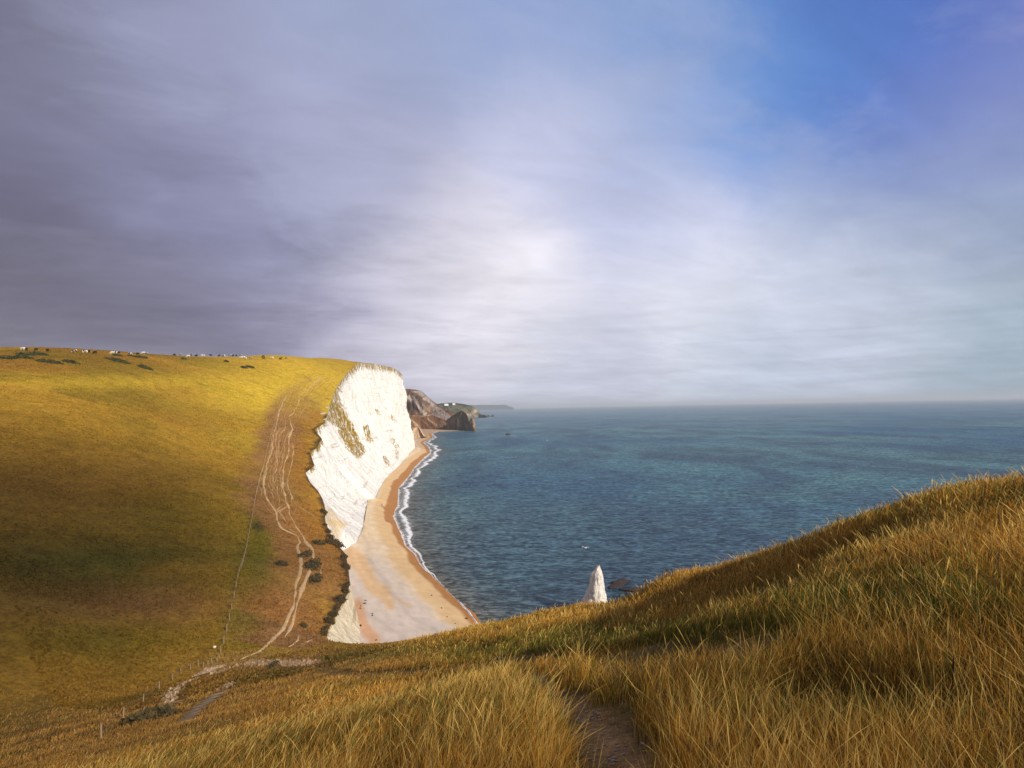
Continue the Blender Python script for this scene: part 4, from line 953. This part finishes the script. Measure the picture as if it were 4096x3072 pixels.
# turf tussocks over the far hillside
rg=np.random.default_rng(77); N=300000
yy=48*(400/48)**(rg.random(N)**.85); xx=-yy*1.25*rg.random(N)+25
k_=(xx<Xe(yy)-.4)&(np.hypot(xx,yy)>60); xx=xx[k_]; yy=yy[k_]
trd=np.full(len(xx),9.0); mm=(yy>100)&(yy<420)&(xx>-240)
for P in GP[:7]: 
    d_=np.full(len(xx),9.0); d_[mm]=pdist(xx[mm],yy[mm],P[::2]); trd=np.minimum(trd,d_)
keep=(trd>.8)&(fbm(xx*.08,yy*.12,123,4)+rg.normal(size=len(xx))*.12>-.06)
xx=xx[keep]; yy=yy[keep]; n_=len(xx); zz=H(xx,yy)
ii=np.clip(np.searchsorted(ys,yy),0,len(ys)-1); jj=np.clip(np.searchsorted(xs,xx),0,len(xs)-1); cc_=col[ii,jj]
sz=(.10+.22*rg.random(n_)**2)*(1+.5*sm(yy,100,300)); an=rg.random(n_)*np.pi
dx=np.cos(an)*sz*.8; dy=np.sin(an)*sz*.35; ln_=rg.normal(size=(n_,2))*.35*sz[:,None]
Vt=np.stack([np.stack([xx-dx,yy-dy,zz-.05],1),np.stack([xx+dx,yy+dy,zz-.05],1),np.stack([xx+dx*.5+ln_[:,0],yy+dy*.5+ln_[:,1],zz+sz*.8],1),np.stack([xx-dx*.4+ln_[:,0],yy-dy*.4+ln_[:,1],zz+sz],1)],1).reshape(-1,3)
cc_=cc_*(.65+.75*rg.random((n_,1)))
tus=mesh_obj('turf_tussocks',Vt,np.arange(n_*4).reshape(-1,4),BLADE,smooth=False,cols=np.repeat(cc_,4,0)); tag(tus,'short dry turf tussocks covering the far hillside','turf',kind='stuff')
# chalk and flint bits on the bare path
rg=np.random.default_rng(78); prt=[]
Pp=NT_[1][0]; 
for q_ in range(240):
    a_=rg.random(); k0=int(a_*(len(Pp)-1)); f_=rg.random(); b_=Pp[k0]*(1-f_)+Pp[min(k0+1,len(Pp)-1)]*f_
    x_=b_[0]+rg.normal()*.16; y_=b_[1]+rg.normal()*.16; r0=.006+.016*rg.random()**2
    prt.append(ell_geo((x_,y_,float(tps(x_,y_))*0),(r0*1.4,r0,r0*.7),6,4))
Vq,Fq_=join_geo(prt); Vq=np.array([tuple(v_) for v_ in Vq]); Vq[:,2]+=H(Vq[:,0],Vq[:,1])+.004
tag(mesh_obj('path_grit',Vq,Fq_,simple('path_stone',(.34,.26,.18),.4,30),smooth=False),'small chalk and flint bits strewn on the bare footpath','grit',kind='stuff')

# ------------------------------------------------------------------ light
SUN=Vector((.62,-.60,.50)).normalized()
elev=math.asin(SUN.z); rotz=math.atan2(SUN.x,SUN.y)
sl=bpy.data.lights.new('sun','SUN'); sl.energy=5.0; sl.angle=R(1.6); sl.color=(1.0,.90,.74)
so=bpy.data.objects.new('sun',sl); C.objects.link(so); so.rotation_mode='QUATERNION'; so.rotation_quaternion=SUN.to_track_quat('Z','Y'); so.location=(100,-100,200)

w=bpy.data.worlds.new('World'); scene.world=w; w.use_nodes=True; nt_=w.node_tree; nt_.nodes.clear()
class WT(NT):
    def __init__(s,tree): s.t=tree
t=WT(nt_)
outw=t.n('ShaderNodeOutputWorld'); bg=t.n('ShaderNodeBackground'); t.l(bg.outputs[0],outw.inputs[0])
sky=t.n('ShaderNodeTexSky',sky_type='NISHITA'); sky.sun_disc=False; sky.sun_elevation=elev; sky.sun_rotation=rotz; sky.air_density=1.0; sky.dust_density=.3; sky.ozone_density=3
tc=t.n('ShaderNodeTexCoord').outputs['Generated']
nrm=t.n('ShaderNodeVectorMath',operation='NORMALIZE'); t.l(tc,nrm.inputs[0]); D0=nrm.outputs[0]
sp=t.n('ShaderNodeSeparateXYZ'); t.l(D0,sp.inputs[0])
zc=t.math('ADD',t.math('MAXIMUM',sp.outputs[2],0.0),.24)
cb_=t.n('ShaderNodeCombineXYZ'); t.l(t.math('DIVIDE',sp.outputs[0],zc),cb_.inputs[0]); t.l(t.math('DIVIDE',sp.outputs[1],zc),cb_.inputs[1]); cb_.inputs[2].default_value=.3
Pl=cb_.outputs[0]
Pr=t.n('ShaderNodeVectorRotate'); t.l(Pl,Pr.inputs[0]); Pr.inputs['Angle'].default_value=R(-20)
wcol=t.noise(t.scale(Pr.outputs[0],(1.0,1.1,1)),1.5,7,.58,.5,col=True)
wv=t.n('ShaderNodeVectorMath',operation='SUBTRACT'); t.l(wcol,wv.inputs[0]); wv.inputs[1].default_value=(.5,.5,.5)
wv2=t.n('ShaderNodeVectorMath',operation='MULTIPLY'); t.l(wv.outputs[0],wv2.inputs[0]); wv2.inputs[1].default_value=(.25,.25,.17)
wa=t.n('ShaderNodeVectorMath',operation='ADD'); t.l(D0,wa.inputs[0]); t.l(wv2.outputs[0],wa.inputs[1])
wn=t.n('ShaderNodeVectorMath',operation='NORMALIZE'); t.l(wa.outputs[0],wn.inputs[0]); D=wn.outputs[0]
c1n=t.noise(t.scale(Pr.outputs[0],(.8,1.2,1)),1.7,7,.58,.8); c2n=t.noise(t.scale(Pr.outputs[0],(.6,1.5,1)),4.2,8,.6,1.0)
skc=t.n('ShaderNodeVectorMath',operation='MULTIPLY'); t.l(sky.outputs[0],skc.inputs[0]); skc.inputs[1].default_value=(.07*.42,.07*.86,.07*2.15)
def s2l(c): return tuple(((x/255+.055)/1.055)**2.4 for x in c)
ANC=[(0,0,120,120,142),(700,150,152,156,186),(1500,150,153,163,196),(2150,60,142,160,202),(2600,200,130,157,204),(3000,350,100,148,212),(3480,150,0,0,0),(3650,130,0,0,0),(3080,120,104,142,205),(2750,420,146,166,209),(3650,420,118,142,205),(3650,-60,0,0,1),(3300,430,92,138,205),
     (4080,60,112,122,190),(4000,450,130,141,186),(4090,250,122,130,188),(3700,740,140,156,196),(2600,700,178,187,220),(2200,560,196,199,225),(1300,560,166,170,201),(700,650,138,139,168),(150,550,118,117,142),
     (100,1020,90,88,107),(520,1100,105,103,126),(1000,900,142,145,178),(900,1270,122,118,138),(400,1390,150,147,162),(0,1330,122,119,132),(1500,1400,186,183,200),(1600,1060,212,209,224),
     (2150,1190,238,234,242),(2800,1260,234,234,243),(3300,1120,210,214,229),(1800,1260,226,222,233),(1150,1150,158,157,184),(1350,800,172,174,202),(2700,960,205,208,232),(3300,900,172,186,215),(3500,1180,194,202,217),(4050,1150,166,180,192),(4060,830,150,164,190),(2400,1420,186,190,211),
     (3200,1350,184,193,214),(2200,1560,196,201,216),(3000,1540,184,196,214),(4050,1470,150,170,186)]
KS=135.0; acc=None; wsum=None
def addanc(dirv,colsock,k,wt=1.0):
    global acc,wsum
    m=t.n('ShaderNodeVectorMath',operation='DOT_PRODUCT'); t.l(D,m.inputs[0]); m.inputs[1].default_value=tuple(dirv)
    e=t.math('MULTIPLY',t.math('EXPONENT',t.math('MULTIPLY',t.math('SUBTRACT',m.outputs['Value'],1.0),k)),wt)
    v=t.n('ShaderNodeVectorMath',operation='SCALE'); t.l(e,v.inputs['Scale'])
    if isinstance(colsock,tuple): v.inputs[0].default_value=colsock
    else: t.l(colsock,v.inputs[0])
    if acc is None: acc=v.outputs[0]; wsum=e
    else:
        a_=t.n('ShaderNodeVectorMath',operation='ADD'); t.l(acc,a_.inputs[0]); t.l(v.outputs[0],a_.inputs[1]); acc=a_.outputs[0]; wsum=t.math('ADD',wsum,e)
pal=t.mix(.35,skc.outputs[0],s2l((150,175,215))+(1,))
for a_ in ANC:
    d_=ray(a_[0],a_[1]); d_=d_/np.linalg.norm(d_); c_=a_[2:]
    addanc(d_,skc.outputs[0] if c_==(0,0,0) else pal if c_==(0,0,1) else s2l(c_),KS)
addanc((0,0,1),s2l((140,146,178)),5,.004); addanc((0,-1,.3),s2l((150,152,172)),4,.004); addanc((1,-.2,.3),s2l((150,160,185)),5,.004); addanc((-1,-.2,.3),s2l((110,110,132)),5,.004); addanc((0,1,-.5),s2l((110,118,130)),6,.0005)
dv=t.n('ShaderNodeVectorMath',operation='SCALE'); t.l(acc,dv.inputs[0]); t.l(t.math('DIVIDE',1.0,wsum),dv.inputs['Scale'])
mul=t.math('ADD',1.06,t.math('ADD',t.math('MULTIPLY',t.math('SUBTRACT',c1n,.5),.30),t.math('MULTIPLY',t.math('SUBTRACT',c2n,.5),.30)))
dv2=t.n('ShaderNodeVectorMath',operation='SCALE'); t.l(dv.outputs[0],dv2.inputs[0]); t.l(mul,dv2.inputs['Scale'])
bands=t.noise(t.scale(D0,(2.2,2.2,26)),1.6,6,.6,.6)
lowm=t.maprange(sp.outputs[2],.0,.30,.9,0.0)
bl=t.math('ADD',1.0,t.math('MULTIPLY',t.math('MULTIPLY',t.math('SUBTRACT',bands,.5),lowm),.75))
dv3=t.n('ShaderNodeVectorMath',operation='SCALE'); t.l(dv2.outputs[0],dv3.inputs[0]); t.l(bl,dv3.inputs['Scale'])
wis=t.noise(t.scale(Pr.outputs[0],(1.0,1.6,1)),2.0,9,.62,.35)
him=t.maprange(sp.outputs[2],.12,.45,0.0,1.0)
wm=t.math('MULTIPLY',t.ramp(wis,[(.48,0),(.80,.50)]),him)
skf=t.mix(wm,dv3.outputs[0],s2l((186,190,216))+(1,))
dkm=t.math('MULTIPLY',t.ramp(t.noise(t.scale(Pr.outputs[0],(.8,1.5,1)),1.8,9,.60,.4),[(.50,0),(.72,.34)]),t.maprange(sp.outputs[0],.25,-.35,0.0,1.0))
skf=t.mix(dkm,skf,s2l((92,92,112))+(1,))
t.l(skf,bg.inputs[0]); bg.inputs[1].default_value=1.0

# unseen cloudlike blocker added behind the camera to shade valley and our slope
t=NT('sun_blocker'); p=t.n('ShaderNodeTexCoord').outputs['Object']
n_=t.noise(p,.012,4,.6); d=t.n('ShaderNodeBsdfDiffuse'); d.inputs[0].default_value=(.85,.85,.87,1); tr=t.n('ShaderNodeBsdfTransparent'); mx=t.n('ShaderNodeMixShader')
t.l(t.ramp(n_,[(.35,.08),(.65,.25)]),mx.inputs[0]); t.l(tr.outputs[0],mx.inputs[1]); t.l(d.outputs[0],mx.inputs[2]); t.l(mx.outputs[0],t.out.inputs[0]); SUN_BLOCKER=t.m
parts=[]; rg_=random.Random(4)
CH=620.0; Tx,Ty,Tz=-212.0,106.0,25.0
cen=Vector((Tx+SUN.x/SUN.z*CH,Ty+SUN.y/SUN.z*CH,Tz+CH))
for k_ in range(13):
    a_=rg_.random()*6.283; q_=rg_.random()**.6
    c_=(math.cos(a_)*q_*130+10,math.sin(a_)*q_*85-5*q_,rg_.uniform(-12,14)); r0=rg_.uniform(28,62)*(1.15-.4*q_)
    parts.append(ell_geo(c_,(r0*1.35,r0,r0*.42),20,12))
for c_,r_ in (((195,-90,0),(46,25,12)),((243,-90,-2),(40,25,10)),((105,-86,0),(52,34,16)),((195,-93,6),(66,24,10))): parts.append(ell_geo(c_,r_,20,12))
for c_,r_ in (((-30,-10,5),(210,125,30)),((-60,-20,-4),(165,95,22)),((-90,-25,8),(120,70,18)),((20,-35,0),(120,60,16))): parts.append(ell_geo(c_,r_,36,18))
V_,F_=join_geo(parts); V_=np.array([tuple(v_) for v_ in V_]); V_+=np.stack([fbm(V_[:,0]*.03,V_[:,1]*.03+V_[:,2]*.02,951,4)*22,fbm(V_[:,0]*.03+7,V_[:,1]*.03,955,4)*22,fbm(V_[:,0]*.03,V_[:,1]*.03+V_[:,2]*.05,957,4)*14],1)
co_=mesh_obj('sun_blocker',V_,F_,SUN_BLOCKER); co_.location=cen; tag(co_,kind='structure')

# sea air
t=NT('sea_haze'); vp=t.n('ShaderNodeVolumePrincipled'); vp.inputs['Color'].default_value=(.80,.88,.97,1); vp.inputs['Density'].default_value=HAZE; vp.inputs['Anisotropy'].default_value=.0
t.l(vp.outputs[0],t.out.inputs['Volume'])
hx=33000; z0_,z1_=-12,150
V_=[(-hx,-2500,z0_),(hx,-2500,z0_),(hx,hx,z0_),(-hx,hx,z0_),(-hx,-2500,z1_),(hx,-2500,z1_),(hx,hx,z1_),(-hx,hx,z1_)]
hz=mesh_obj('haze',V_,[(3,2,1,0),(4,5,6,7),(0,1,5,4),(1,2,6,5),(2,3,7,6),(3,0,4,7)],t.m,smooth=False); tag(hz,kind='stuff')

# ------------------------------------------------------------------ render settings
scene.render.engine='CYCLES'
vs=scene.view_settings; vs.view_transform='Standard'; vs.look='None'; vs.gamma=1; vs.use_curve_mapping=False; vs.exposure=0.0
scene.cycles.max_bounces=6; scene.cycles.diffuse_bounces=2; scene.cycles.transparent_max_bounces=12
